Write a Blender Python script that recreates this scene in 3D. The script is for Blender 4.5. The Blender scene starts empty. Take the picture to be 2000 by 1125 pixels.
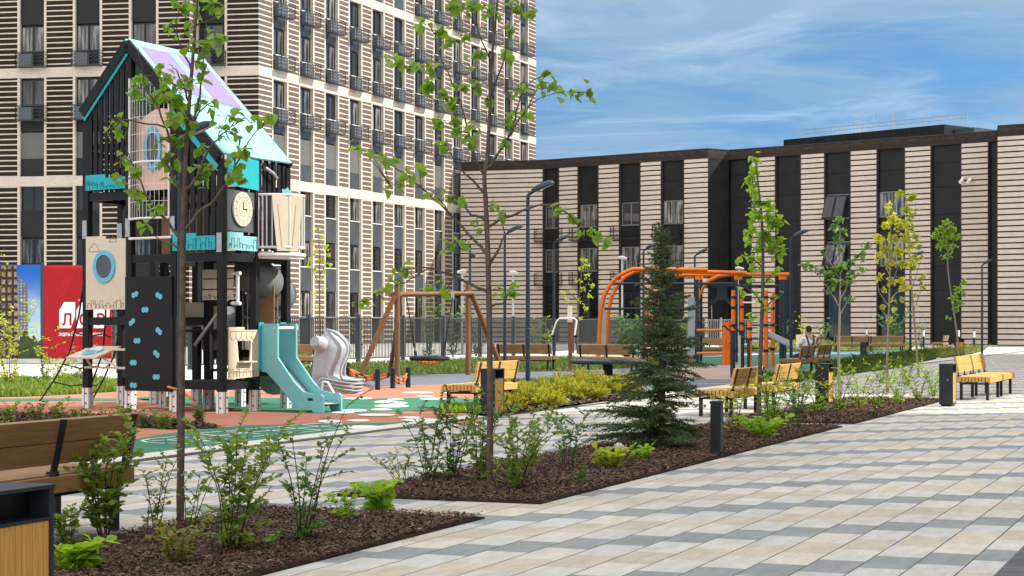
import bpy, bmesh, math, random
import numpy as np
from mathutils import Vector, Matrix
R = math.radians
random.seed(7)
rng = np.random.default_rng(7)
SC = bpy.context.scene
COL = SC.collection

# ---------------------------------------------------------------- camera, world, sun, exposure
F, EYE, HOR = 3600.0, 1.4, 632.0          # focal length and horizon in pixels of the 2000 px photograph
cam_d = bpy.data.cameras.new('camera')
cam = bpy.data.objects.new('camera', cam_d); COL.objects.link(cam)
cam.location = (0, 0, EYE); cam.rotation_euler = (R(90), 0, 0)
cam_d.sensor_width = 36; cam_d.lens = F/2000*36
cam_d.shift_y = (HOR-562.5)/2000
cam_d.clip_end = 3000; cam_d.clip_start = 0.1
SC.camera = cam
SC.render.resolution_x, SC.render.resolution_y = 1024, 576

SUN_EL, SUN_AZ = R(37.5), R(90)           # sun stands to the right (+X)
wd = bpy.data.worlds.new('World'); SC.world = wd; wd.use_nodes = True
nt = wd.node_tree; N = nt.nodes; L = nt.links
for n in list(N): N.remove(n)
out = N.new('ShaderNodeOutputWorld'); bg = N.new('ShaderNodeBackground'); bg.inputs[1].default_value = 0.15
sky = N.new('ShaderNodeTexSky'); sky.sky_type = 'NISHITA'; sky.sun_disc = False
sky.sun_elevation = SUN_EL; sky.sun_rotation = SUN_AZ; sky.air_density = 1.0; sky.dust_density = 0.6; sky.ozone_density = 2.5
tc = N.new('ShaderNodeTexCoord')
sx = N.new('ShaderNodeSeparateXYZ'); L.new(tc.outputs['Generated'], sx.inputs[0])
def wmath(op, a, b=None, c=None):
    m = N.new('ShaderNodeMath'); m.operation = op
    for k, v in enumerate((a, b, c)):
        if v is None: continue
        if isinstance(v, (int, float)): m.inputs[k].default_value = v
        else: L.new(v, m.inputs[k])
    return m.outputs[0]
zc = wmath('MAXIMUM', sx.outputs[2], 0.0)
zl = wmath('MULTIPLY_ADD', zc, 1.6, 0.42)
cv = N.new('ShaderNodeCombineXYZ'); L.new(sx.outputs[0], cv.inputs[0]); L.new(sx.outputs[1], cv.inputs[1]); L.new(zl, cv.inputs[2])
L.new(cv.outputs[0], sky.inputs[0])
# cloud sheets: streaks stretched along the horizon
dz = wmath('ADD', zc, 0.10)
px = wmath('DIVIDE', sx.outputs[0], dz); py = wmath('DIVIDE', sx.outputs[1], dz)
cp = N.new('ShaderNodeCombineXYZ'); L.new(wmath('MULTIPLY', px, 0.55), cp.inputs[0]); L.new(wmath('MULTIPLY', py, 0.75), cp.inputs[1])
def wnoise(scale, detail, rough, dist, off):
    mp = N.new('ShaderNodeMapping'); L.new(cp.outputs[0], mp.inputs[0]); mp.inputs['Location'].default_value = off
    mp.inputs['Rotation'].default_value = (0, 0, R(-8))
    t = N.new('ShaderNodeTexNoise'); L.new(mp.outputs[0], t.inputs[0])
    t.inputs['Scale'].default_value = scale; t.inputs['Detail'].default_value = detail
    t.inputs['Roughness'].default_value = rough; t.inputs['Distortion'].default_value = dist
    return t.outputs[0]
def wramp(v, a, b):
    r = N.new('ShaderNodeMapRange'); r.interpolation_type = 'SMOOTHSTEP'
    L.new(v, r.inputs[0]); r.inputs[1].default_value = a; r.inputs[2].default_value = b
    return r.outputs[0]
def wmix(f, a, b):
    m = N.new('ShaderNodeMix'); m.data_type = 'RGBA'
    if isinstance(f, float): m.inputs[0].default_value = f
    else: L.new(f, m.inputs[0])
    for k, v in ((6, a), (7, b)):
        if isinstance(v, tuple): m.inputs[k].default_value = v + (1,)
        else: L.new(v, m.inputs[k])
    return m.outputs[2]
veil = wramp(wnoise(1.3, 7, .62, .5, (3.1, 1.7, 0)), .36, .64)
wisp = wramp(wnoise(2.6, 9, .66, .8, (8.2, 4.4, 1)), .46, .74)
CLOUD_VEIL = (1.68, 2.28, 2.9); CLOUD_WISP = (4.0, 4.7, 5.2)
blue = wmix(1.0, sky.outputs[0], (.60, .92, .93)); blue.node.blend_type = 'MULTIPLY'
c1 = wmix(wmath('MULTIPLY', veil, .72), blue, CLOUD_VEIL)
c2 = wmix(wmath('MULTIPLY', wisp, .30), c1, CLOUD_WISP)
over = wmath('MULTIPLY', wramp(zc, .30, .62), wramp(wnoise(.8, 5, .6, .4, (1.3, 7.7, 2)), .30, .60))
c3 = wmix(wmath('MULTIPLY', over, .62), c2, (12.0, 11.6, 11.0))      # unseen bright cloud overhead, added for neutral fill light
bank = wmath('MULTIPLY', wmath('MULTIPLY', wramp(wmath('MULTIPLY', sx.outputs[1], -1.0), .1, .7), wramp(zc, .015, .14)), wramp(wnoise(1.1, 5, .6, .4, (5.3, 2.7, 4)), .28, .5))
c4 = wmix(wmath('MULTIPLY', bank, .82), c3, (10.2, 9.9, 9.5))          # unseen cloud bank added behind the viewer to brighten camera-side faces
L.new(c4, bg.inputs[0]); L.new(bg.outputs[0], out.inputs[0])

sun_d = bpy.data.lights.new('sun', 'SUN'); sun_d.energy = 4.0; sun_d.angle = R(0.5); sun_d.color = (1, .95, .87)
sun = bpy.data.objects.new('sun', sun_d); COL.objects.link(sun)
sun.rotation_euler = Vector((math.cos(SUN_EL)*math.sin(SUN_AZ), math.cos(SUN_EL)*math.cos(SUN_AZ), math.sin(SUN_EL))).to_track_quat('Z', 'Y').to_euler()
sun.location = (60, 20, 60)
SC.view_settings.view_transform = 'Standard'; SC.view_settings.look = 'None'
SC.view_settings.gamma = 1; SC.view_settings.exposure = 0.72
SC.cycles.max_bounces = 6; SC.cycles.diffuse_bounces = 3; SC.cycles.glossy_bounces = 3
SC.cycles.transmission_bounces = 4; SC.cycles.transparent_max_bounces = 6
SC.cycles.use_denoising = True

# ---------------------------------------------------------------- plan helpers
_n = math.hypot(1434, 3600)
U = Vector((1434/_n, 3600/_n, 0)); W = Vector((-U.y, U.x, 0)); V = -W       # U along the paving, W to its left
ANG_U = math.atan2(U.y, U.x)
def G(u, w, z=0.0): return U*u + W*w + Vector((0, 0, z))
def P(x, y, z=0.0):                        # ground point seen at a pixel
    Y = EYE*F/(y-HOR); return Vector(((x-1000)/F*Y, Y, z))
def AT(x, y, Y): return Vector(((x-1000)/F*Y, Y, EYE+(HOR-y)*Y/F))
def Ybase(y): return EYE*F/(y-HOR)

# ---------------------------------------------------------------- scene-graph helpers
def tag(o, label=None, cat=None, group=None, kind=None):
    if label: o['label'] = label
    if cat: o['category'] = cat
    if group: o['group'] = group
    if kind: o['kind'] = kind
    return o
def thing(name, label, cat, loc=(0, 0, 0), rz=0.0, group=None):
    o = bpy.data.objects.new(name, None); COL.objects.link(o); o.empty_display_size = .2
    o.location = loc; o.rotation_euler = (0, 0, rz)
    return tag(o, label, cat, group)
def copy_tree(o, parent=None):
    c = o.copy(); COL.objects.link(c)
    if parent is not None: c.parent = parent
    for ch in list(o.children): copy_tree(ch, c)
    return c
def dup(o, loc, rz, label, group=None):
    c = copy_tree(o); c.location = loc; c.rotation_euler = (0, 0, rz); c['label'] = label
    if group: c['group'] = group
    return c

class MB:
    """collects shapes and links them as ONE mesh object"""
    def __init__(s): s.v = []; s.f = []; s.m = []; s.sm = []
    def add(s, vs, fs, mi=0, smooth=False):
        b = len(s.v); s.v += [tuple(x) for x in vs]
        for f in fs: s.f.append(tuple(i+b for i in f)); s.m.append(mi); s.sm.append(smooth)
    def obox(s, c, ax, ay, az, mi=0):      # centre and three half-axis vectors
        c = Vector(c); ax = Vector(ax); ay = Vector(ay); az = Vector(az)
        vs = [c+ax*i+ay*j+az*k for i in (-1, 1) for j in (-1, 1) for k in (-1, 1)]
        s.add(vs, [(0, 1, 3, 2), (4, 6, 7, 5), (0, 4, 5, 1), (2, 3, 7, 6), (0, 2, 6, 4), (1, 5, 7, 3)], mi)
    def box(s, x0, x1, y0, y1, z0, z1, mi=0):
        s.obox(((x0+x1)/2, (y0+y1)/2, (z0+z1)/2), ((x1-x0)/2, 0, 0), (0, (y1-y0)/2, 0), (0, 0, (z1-z0)/2), mi)
    def cbox(s, x0, x1, y0, y1, z0, z1, b=.006, mi=0):   # box with chamfered edges
        bm = bmesh.new(); bmesh.ops.create_cube(bm, size=1)
        for v in bm.verts: v.co = ((x0+x1)/2+v.co.x*(x1-x0), (y0+y1)/2+v.co.y*(y1-y0), (z0+z1)/2+v.co.z*(z1-z0))
        bmesh.ops.bevel(bm, geom=bm.edges[:], offset=b, segments=2, affect='EDGES', profile=.5)
        bm.verts.index_update()
        s.add([v.co.copy() for v in bm.verts], [[v.index for v in f.verts] for f in bm.faces], mi); bm.free()
    def beam(s, p0, p1, w, h, mi=0, up=(0, 0, 1)):
        p0 = Vector(p0); p1 = Vector(p1); d = p1-p0; l = d.length; d.normalize()
        up = Vector(up)
        if abs(d.dot(up)) > .98: up = Vector((0, 1, 0)) if abs(d.y) < .9 else Vector((1, 0, 0))
        sd = d.cross(up).normalized(); uu = sd.cross(d)
        s.obox((p0+p1)/2, d*l/2, sd*w/2, uu*h/2, mi)
    def panel(s, a, b, z0, z1, th, mi=0, za=None):        # upright slab between plan points
        a = Vector((a[0], a[1], 0)); b = Vector((b[0], b[1], 0)); d = (b-a); n = Vector((-d.y, d.x, 0)).normalized()*th/2
        s.obox((a+b)/2+Vector((0, 0, (z0+z1)/2)), d/2, n, (0, 0, (z1-z0)/2), mi)
    def tube(s, pts, rad, seg=8, mi=0, cap=True, smooth=True):
        pts = [Vector(p) for p in pts]; n = len(pts)
        if not hasattr(rad, '__len__'): rad = [rad]*n
        t0 = (pts[1]-pts[0]).normalized()
        ref = Vector((0, 0, 1)) if abs(t0.z) < .9 else Vector((1, 0, 0))
        e1 = t0.cross(ref).normalized(); vs = []; fs = []
        for i in range(n):
            t = (pts[min(i+1, n-1)]-pts[max(i-1, 0)]).normalized()
            e1 = (e1-t*e1.dot(t)).normalized(); e2 = t.cross(e1)
            for k in range(seg):
                a = 2*math.pi*k/seg; vs.append(pts[i]+(e1*math.cos(a)+e2*math.sin(a))*rad[i])
        for i in range(n-1):
            for k in range(seg):
                k2 = (k+1) % seg; fs.append((i*seg+k, i*seg+k2, (i+1)*seg+k2, (i+1)*seg+k))
        s.add(vs, fs, mi, smooth)
        if cap:
            s.add(vs[:seg], [tuple(range(seg))[::-1]], mi); s.add(vs[-seg:], [tuple(range(seg))], mi)
    def cyl(s, p0, p1, r, seg=12, mi=0, r1=None): s.tube([p0, p1], [r, r if r1 is None else r1], seg, mi)
    def lathe(s, c, prof, seg=16, mi=0, axis='z'):        # prof: (r, z)
        c = Vector(c); vs = []; fs = []; n = len(prof)
        for r, z in prof:
            for k in range(seg):
                a = 2*math.pi*k/seg; vs.append(c+Vector((r*math.cos(a), r*math.sin(a), z)))
        for i in range(n-1):
            for k in range(seg):
                k2 = (k+1) % seg; fs.append((i*seg+k, i*seg+k2, (i+1)*seg+k2, (i+1)*seg+k))
        fs.append(tuple(range(seg))[::-1]); fs.append(tuple(range((n-1)*seg, n*seg)))
        s.add(vs, fs, mi, True)
    def prism(s, poly, o, ex, ey, th, mi=0):              # outline in a plane (ex, ey) at o, thickness along ex x ey
        o = Vector(o); ex = Vector(ex); ey = Vector(ey); nn = ex.cross(ey).normalized()*th/2; n = len(poly)
        vs = [o+ex*x+ey*y+nn for x, y in poly]+[o+ex*x+ey*y-nn for x, y in poly]
        fs = [tuple(range(n)), tuple(range(n, 2*n))[::-1]]+[(i, i+n, (i+1) % n+n, (i+1) % n) for i in range(n)]
        s.add(vs, fs, mi)
    def ring(s, o, ex, ey, ro, ri, th, seg=28, mi=0, sx=1.0, sy=1.0):
        o = Vector(o); ex = Vector(ex); ey = Vector(ey); nn = ex.cross(ey).normalized()*th/2
        vs = []
        for sgn in (1, -1):
            for r in (ro, ri):
                for k in range(seg):
                    a = 2*math.pi*k/seg; vs.append(o+ex*r*sx*math.cos(a)+ey*r*sy*math.sin(a)+nn*sgn)
        fs = []
        for k in range(seg):
            k2 = (k+1) % seg; a, b, c, d = 0, seg, 2*seg, 3*seg
            fs += [(a+k, a+k2, b+k2, b+k), (c+k2, c+k, d+k, d+k2), (a+k2, a+k, c+k, c+k2), (b+k, b+k2, d+k2, d+k)]
        s.add(vs, fs, mi)
    def disc(s, o, ex, ey, r, th, seg=24, mi=0, sx=1.0, sy=1.0):
        s.prism([(r*sx*math.cos(2*math.pi*k/seg), r*sy*math.sin(2*math.pi*k/seg)) for k in range(seg)], o, ex, ey, th, mi)
    def build(s, name, mats, parent=None, loc=None, rz=None):
        me = bpy.data.meshes.new(name); me.from_pydata(s.v, [], s.f)
        if not isinstance(mats, (list, tuple)): mats = [mats]
        for m in mats: me.materials.append(m)
        me.polygons.foreach_set('material_index', s.m); me.polygons.foreach_set('use_smooth', s.sm)
        bm = bmesh.new(); bm.from_mesh(me); bmesh.ops.recalc_face_normals(bm, faces=bm.faces); bm.to_mesh(me); bm.free()
        me.update(); o = bpy.data.objects.new(name, me); COL.objects.link(o)
        if parent is not None: o.parent = parent
        if loc is not None: o.location = loc
        if rz is not None: o.rotation_euler = (0, 0, rz)
        return o
def raw_obj(name, verts, faces_flat, loop_counts, mat, parent=None, midx=None):   # fast numpy mesh
    me = bpy.data.meshes.new(name); me.vertices.add(len(verts)); me.vertices.foreach_set('co', np.asarray(verts, dtype=np.float32).ravel())
    me.loops.add(len(faces_flat)); me.loops.foreach_set('vertex_index', np.asarray(faces_flat, dtype=np.int32))
    st = np.concatenate(([0], np.cumsum(loop_counts)[:-1])).astype(np.int32)
    me.polygons.add(len(loop_counts)); me.polygons.foreach_set('loop_start', st); me.polygons.foreach_set('loop_total', np.asarray(loop_counts, dtype=np.int32))
    for m in (mat if isinstance(mat, (list, tuple)) else [mat]): me.materials.append(m)
    if midx is not None: me.polygons.foreach_set('material_index', np.asarray(midx, dtype=np.int32))
    me.update(calc_edges=True); me.validate()
    o = bpy.data.objects.new(name, me); COL.objects.link(o)
    if parent is not None: o.parent = parent
    return o

# ---------------------------------------------------------------- materials
class NT:
    def __init__(s, name):
        s.mat = bpy.data.materials.new(name); s.mat.use_nodes = True; s.t = s.mat.node_tree
        s.p = s.t.nodes['Principled BSDF']; s.o = s.t.nodes['Material Output']
        s._tc = None
    def n(s, typ): return s.t.nodes.new(typ)
    def ln(s, a, b): s.t.links.new(a, b)
    def coord(s, which='Object'):
        if s._tc is None: s._tc = s.n('ShaderNodeTexCoord')
        return s._tc.outputs[which]
    def math(s, op, a, b=None, c=None):
        m = s.n('ShaderNodeMath'); m.operation = op
        for k, v in enumerate((a, b, c)):
            if v is None: continue
            if isinstance(v, (int, float)): m.inputs[k].default_value = v
            else: s.ln(v, m.inputs[k])
        return m.outputs[0]
    def mapping(s, vec, scale=(1, 1, 1), loc=(0, 0, 0), rot=(0, 0, 0)):
        m = s.n('ShaderNodeMapping'); s.ln(vec, m.inputs[0]); m.inputs['Scale'].default_value = scale
        m.inputs['Location'].default_value = loc; m.inputs['Rotation'].default_value = rot; return m.outputs[0]
    def noise(s, vec, scale, detail=4, rough=.55, dist=0):
        t = s.n('ShaderNodeTexNoise'); s.ln(vec, t.inputs[0]); t.inputs['Scale'].default_value = scale
        t.inputs['Detail'].default_value = detail; t.inputs['Roughness'].default_value = rough; t.inputs['Distortion'].default_value = dist
        return t.outputs[0]
    def ramp(s, v, a, b, o0=0.0, o1=1.0, smooth=True):
        r = s.n('ShaderNodeMapRange'); r.interpolation_type = 'SMOOTHSTEP' if smooth else 'LINEAR'
        s.ln(v, r.inputs[0]); r.inputs[1].default_value = a; r.inputs[2].default_value = b
        r.inputs[3].default_value = o0; r.inputs[4].default_value = o1; return r.outputs[0]
    def mix(s, f, a, b, mode='MIX'):
        m = s.n('ShaderNodeMix'); m.data_type = 'RGBA'; m.blend_type = mode
        if isinstance(f, (int, float)): m.inputs[0].default_value = f
        else: s.ln(f, m.inputs[0])
        for k, v in ((6, a), (7, b)):
            if isinstance(v, (tuple, list)): m.inputs[k].default_value = tuple(v)[:3]+(1,)
            else: s.ln(v, m.inputs[k])
        return m.outputs[2]
    def bump(s, h, strength=.3, dist=.01):
        b = s.n('ShaderNodeBump'); s.ln(h, b.inputs['Height']); b.inputs['Strength'].default_value = strength; b.inputs['Distance'].default_value = dist
        s.ln(b.outputs[0], s.p.inputs['Normal'])
    def base(s, c, rough=.6, metal=0.0, spec=None):
        if isinstance(c, (tuple, list)): s.p.inputs['Base Color'].default_value = tuple(c)[:3]+(1,)
        else: s.ln(c, s.p.inputs['Base Color'])
        if isinstance(rough, (int, float)): s.p.inputs['Roughness'].default_value = rough
        else: s.ln(rough, s.p.inputs['Roughness'])
        s.p.inputs['Metallic'].default_value = metal
        s.p.inputs['Specular IOR Level'].default_value = spec if spec is not None else (.22 if (not isinstance(rough, (int, float)) or rough > .3) and metal < .1 else .5)
        return s.mat
def mul(c, k): return tuple(x*k for x in c)
def plain(name, c, rough=.55, var=.12, scale=6.0, metal=0.0, bump=0.0, spec=None):
    m = NT(name); co = m.coord()
    n1 = m.noise(co, scale, 5); n2 = m.noise(co, scale*9, 3)
    f = m.math('ADD', m.math('MULTIPLY', n1, .65), m.math('MULTIPLY', n2, .35))
    c2 = m.mix(m.ramp(f, .3, .7), mul(c, 1-var), mul(c, 1+var))
    if bump: m.bump(n2, bump, .004)
    return m.base(c2, m.ramp(n1, .25, .75, max(.05, rough-.08), min(1, rough+.1)), metal, spec)
def wood(name, c, dark=.62, axis=0, sc=1.0):
    m = NT(name); co = m.coord()
    s = [9*sc, 9*sc, 9*sc]; s[axis] = .7*sc
    v = m.mapping(co, tuple(s)); n1 = m.noise(v, 4.0, 6, .6, 1.2); n2 = m.noise(co, 1.6, 3)
    oi = m.n('ShaderNodeNewGeometry')
    f = m.ramp(n1, .35, .68)
    c1 = m.mix(f, mul(c, dark), mul(c, 1.12))
    c2 = m.mix(m.ramp(n2, .3, .7), mul(c, .85), mul(c, 1.05))
    c3 = m.mix(.45, c1, c2)
    br = m.ramp(oi.outputs['Random Per Island'], 0, 1, .82, 1.12, False)
    hs = m.n('ShaderNodeHueSaturation'); m.ln(c3, hs.inputs['Color']); m.ln(br, hs.inputs['Value'])
    m.bump(n1, .15, .003)
    return m.base(hs.outputs[0], .55)
def leafmat(name, c, c2, trans=.45, rough=.45):
    m = NT(name); g = m.n('ShaderNodeNewGeometry'); r = g.outputs['Random Per Island']
    col = m.mix(r, c, c2); n1 = m.noise(m.coord(), 2.5, 2)
    col = m.mix(m.ramp(n1, .35, .65, 0, .5), col, mul(c2, 1.15))
    m.base(col, rough, 0, .35)
    tr = m.n('ShaderNodeBsdfTranslucent'); hs = m.n('ShaderNodeHueSaturation'); m.ln(col, hs.inputs['Color'])
    hs.inputs['Hue'].default_value = .485; hs.inputs['Saturation'].default_value = 1.1; hs.inputs['Value'].default_value = 1.9; m.ln(hs.outputs[0], tr.inputs[0])
    ms = m.n('ShaderNodeMixShader'); ms.inputs[0].default_value = trans
    m.ln(m.p.outputs[0], ms.inputs[1]); m.ln(tr.outputs[0], ms.inputs[2]); m.ln(ms.outputs[0], m.o.inputs[0])
    return m.mat
def glassmat(name, c0, c1, rough=.04):
    m = NT(name); oi = m.n('ShaderNodeObjectInfo'); co = m.coord()
    wv = m.noise(m.mapping(co, (2.6, 2.6, .25)), 2.0, 2)
    k = m.math('MULTIPLY', m.ramp(oi.outputs['Random'], .25, .9), m.ramp(wv, .38, .66))
    m.base(m.mix(k, c0, c1), rough, 0, .6)
    m.p.inputs['Coat Weight'].default_value = .15; m.p.inputs['Coat Roughness'].default_value = .02
    return m.mat
M = {}
M['black'] = plain('black_board', (.012, .0115, .013), .5, .25, 3)
M['black_steel'] = plain('black_steel', (.02, .022, .027), .4, .2, 4)
M['anthracite'] = plain('anthracite_paint', (.020, .024, .031), .38, .18, 5)
M['navy_steel'] = plain('navy_paint', (.025, .036, .055), .4, .15, 5)
M['grey_steel'] = plain('galvanised_steel', (.42, .43, .44), .35, .12, 9, .6)
M['white_metal'] = plain('white_paint', (.72, .70, .68), .4, .05, 6)
M['cream'] = plain('cream_board', (.60, .52, .40), .5, .05, 4)
M['cream_line'] = plain('engraved_line', (.24, .18, .11), .7, .1, 8)
M['teal'] = plain('teal_board', (.03, .36, .42), .38, .06, 3)
M['teal_light'] = plain('pale_teal_board', (.24, .53, .53), .45, .05, 3)
M['teal_slide'] = plain('teal_slide_board', (.17, .44, .46), .35, .06, 3)
M['teal_dark'] = plain('engraved_teal', (.01, .13, .18), .6, .1, 6)
M['aqua'] = plain('aqua_plastic', (.13, .44, .56), .35, .05, 6)
M['lilac'] = plain('lilac_board', (.21, .16, .32), .4, .05, 3)
M['pink'] = plain('pink_board', (.74, .49, .41), .5, .05, 3)
M['grey_plastic'] = plain('grey_plastic', (.34, .365, .40), .42, .07, 3, 0, .05)
M['mid_plastic'] = plain('dark_grey_plastic', (.17, .18, .18), .42, .1, 3)
M['orange'] = plain('orange_paint', (.72, .15, .012), .35, .08, 5)
M['yellow_wood'] = wood('oiled_pine', (.62, .355, .105), .74)
M['pine_upright'] = wood('oiled_pine_upright', (.60, .33, .085), .72, 2)
M['brown_wood'] = wood('shade_browned_wood', (.31, .175, .075), .66)  # bench timber in brown: shade on the unlit benches put into the colour
M['brown_upright'] = wood('weathered_larch_upright', (.30, .16, .06), .62, 2)
M['log'] = wood('log_wood', (.22, .10, .045), .6, 2)
M['bark'] = plain('tree_bark', (.10, .078, .06), .85, .4, 18, 0, .6)
M['bark_pale'] = plain('pale_tree_bark', (.26, .21, .15), .85, .3, 18, 0, .6)
M['stem'] = plain('shrub_stem', (.06, .035, .022), .8, .3, 14)
M['leaf'] = leafmat('lime_leaf', (.09, .18, .022), (.19, .31, .045))
M['leaf_light'] = leafmat('pale_leaf', (.12, .26, .03), (.24, .38, .05), .5)
M['leaf_yellow'] = leafmat('golden_leaf', (.27, .33, .03), (.46, .47, .06), .5)
M['leaf_mix'] = leafmat('yellow_green_leaf', (.20, .30, .035), (.36, .40, .05), .5)
M['leaf_dark'] = leafmat('dark_leaf', (.05, .12, .025), (.11, .20, .04), .35)
M['leaf_shrub'] = leafmat('shrub_leaf', (.10, .18, .028), (.20, .28, .05), .4)
M['leaf_red'] = leafmat('reddish_shrub_leaf', (.11, .16, .028), (.23, .21, .05), .4)
M['leaf_bright'] = leafmat('bright_leaf', (.15, .27, .03), (.26, .40, .05), .45)
M['needle'] = leafmat('spruce_needle', (.03, .066, .024), (.085, .135, .045), .1, .6)
M['juniper'] = leafmat('juniper_spray', (.16, .20, .025), (.38, .36, .045), .35)
M['grass'] = leafmat('grass_blade', (.05, .10, .02), (.12, .17, .04), .35)
M['grass_pale'] = leafmat('pale_grass_blade', (.14, .19, .04), (.26, .27, .08), .35)
M['flower'] = plain('white_petal', (.75, .75, .68), .7, .05, 20)
M['skin'] = plain('skin', (.36, .2, .14), .55, .06, 12)
M['hair'] = plain('dark_hair', (.012, .01, .009), .6, .3, 20)
M['shirt'] = plain('grey_white_shirt', (.62, .62, .63), .8, .08, 10)
M['overall'] = plain('dark_overall', (.03, .032, .045), .8, .2, 10)
M['paper'] = plain('yellowed_paper', (.75, .62, .36), .7, .06, 10)
M['red_banner'] = plain('red_banner_cloth', (.34, .005, .011), .45, .15, 1.2)
M['white_print'] = plain('white_print', (.78, .78, .78), .5, .03, 4)
M['concrete'] = plain('pale_concrete', (.46, .45, .42), .8, .12, 3, 0, .2)
M['kerb'] = plain('kerb_stone', (.56, .53, .47), .8, .1, 2.5, 0, .15)
M['rubber_black'] = plain('rope_black', (.02, .02, .02), .7, .2, 20)
M['rope'] = plain('orange_rope', (.62, .17, .03), .7, .2, 20)
M['stone_grey'] = plain('grey_fence_paint', (.055, .062, .068), .45, .12, 5)
M['glass'] = glassmat('window_glass', (.010, .012, .014), (.34, .32, .29))
M['glass_curtain'] = glassmat('curtained_glass', (.035, .036, .037), (.36, .34, .31))
M['sash'] = plain('grey_sash_paint', (.15, .155, .16), .45, .1, 4)
M['glass_dark'] = glassmat('dark_window_glass', (.008, .009, .01), (.03, .03, .03))
M['panel'] = plain('dark_facade_panel', (.013, .0135, .015), .45, .2, 1.2)
M['panel_grey'] = plain('grey_spandrel_panel', (.05, .06, .07), .35, .15, 1.0)
M['frame'] = plain('window_frame', (.018, .02, .023), .4, .1, 4)
M['shutter'] = plain('grey_shutter', (.13, .13, .127), .5, .08, 3)
M['cap'] = plain('parapet_metal', (.04, .04, .042), .4, .15, 2)
M['lens'] = plain('lamp_lens', (.55, .56, .55), .2, .05, 8)
M['unit'] = plain('grey_metal_box', (.11, .125, .14), .4, .1, 3)
M['lattice'] = plain('grey_lattice_paint', (.045, .052, .06), .4, .1, 3)
M['frost'] = plain('frosted_tube', (.75, .76, .78), .35, .04, 8)
M['plexi'] = plain('smoked_plastic', (.10, .11, .12), .08, .1, 4)

def brickmat(name, brick, brick2, stripe, period, frac, off, mortar_k=1.25, cream_cut=None):
    """coursed brick on an upright wall (object x along wall, z up) with level courses of a second brick"""
    m = NT(name); co = m.coord()
    sp = m.n('ShaderNodeSeparateXYZ'); m.ln(co, sp.inputs[0])
    hx = m.math('ADD', sp.outputs[0], sp.outputs[1])
    cb = m.n('ShaderNodeCombineXYZ'); m.ln(hx, cb.inputs[0]); m.ln(sp.outputs[2], cb.inputs[1])
    bt = m.n('ShaderNodeTexBrick'); m.ln(cb.outputs[0], bt.inputs[0])
    bt.inputs['Scale'].default_value = 1.0; bt.inputs['Mortar Size'].default_value = .008
    bt.inputs['Brick Width'].default_value = .26; bt.inputs['Row Height'].default_value = .0825 if period < .34 else .08925
    bt.inputs['Color1'].default_value = tuple(brick)+(1,); bt.inputs['Color2'].default_value = tuple(brick2)+(1,)
    bt.inputs['Mortar'].default_value = tuple(min(1, (a+b)/2*mortar_k) for a, b in zip(brick, brick2))+(1,)
    st = m.n('ShaderNodeTexBrick'); m.ln(cb.outputs[0], st.inputs[0]); st.inputs['Scale'].default_value = 1.0
    st.inputs['Mortar Size'].default_value = .004; st.inputs['Brick Width'].default_value = .26; st.inputs['Row Height'].default_value = .0825
    st.inputs['Color1'].default_value = tuple(stripe)+(1,); st.inputs['Color2'].default_value = tuple(mul(stripe, .86))+(1,)
    st.inputs['Mortar'].default_value = tuple(mul(stripe, .7))+(1,)
    ph = m.math('FRACT', m.math('DIVIDE', m.math('ADD', sp.outputs[2], off), period))
    k = m.math('LESS_THAN', ph, frac)
    c = m.mix(k, bt.outputs[0], st.outputs[0])
    n1 = m.noise(co, .35, 4); n2 = m.noise(m.mapping(co, (3, 3, .6)), 1.0, 5)
    c = m.mix(m.ramp(n1, .3, .7, 0, .28), c, m.mix(1.0, c, (.72, .70, .68), 'MULTIPLY'))
    c = m.mix(m.ramp(n2, .45, .8, 0, .22), c, m.mix(1.0, c, (.6, .57, .55), 'MULTIPLY'))
    edge = m.math('SUBTRACT', 1.0, bt.outputs[1])
    m.bump(edge, .3, .01)
    return m.base(c, .85, 0, .12)
CREAM = (.60, .53, .45)
M['brick_tower'] = brickmat('striped_brown_brick', (.10, .076, .068), (.14, .105, .092), CREAM, .3330, .24, .06)
M['brick_shaded'] = brickmat('striped_brick_shade_toned', (.020, .015, .013), (.030, .022, .019), CREAM, .3330, .23, .06)  # tower brick darkened: shade of the unlit front put into the colour
M['brick_cream'] = brickmat('cream_brick', CREAM, mul(CREAM, .9), CREAM, 9, .5, 0, .8)
M['brick_wing'] = brickmat('cream_brick_dark_courses', (.54, .465, .40), (.61, .53, .46), (.035, .026, .024), .357, .26, .02, .85)
M['brick_dark'] = brickmat('dark_parapet_brick', (.026, .02, .019), (.055, .044, .041), (.04, .032, .03), 9, .5, 0, 1.4)

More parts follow.
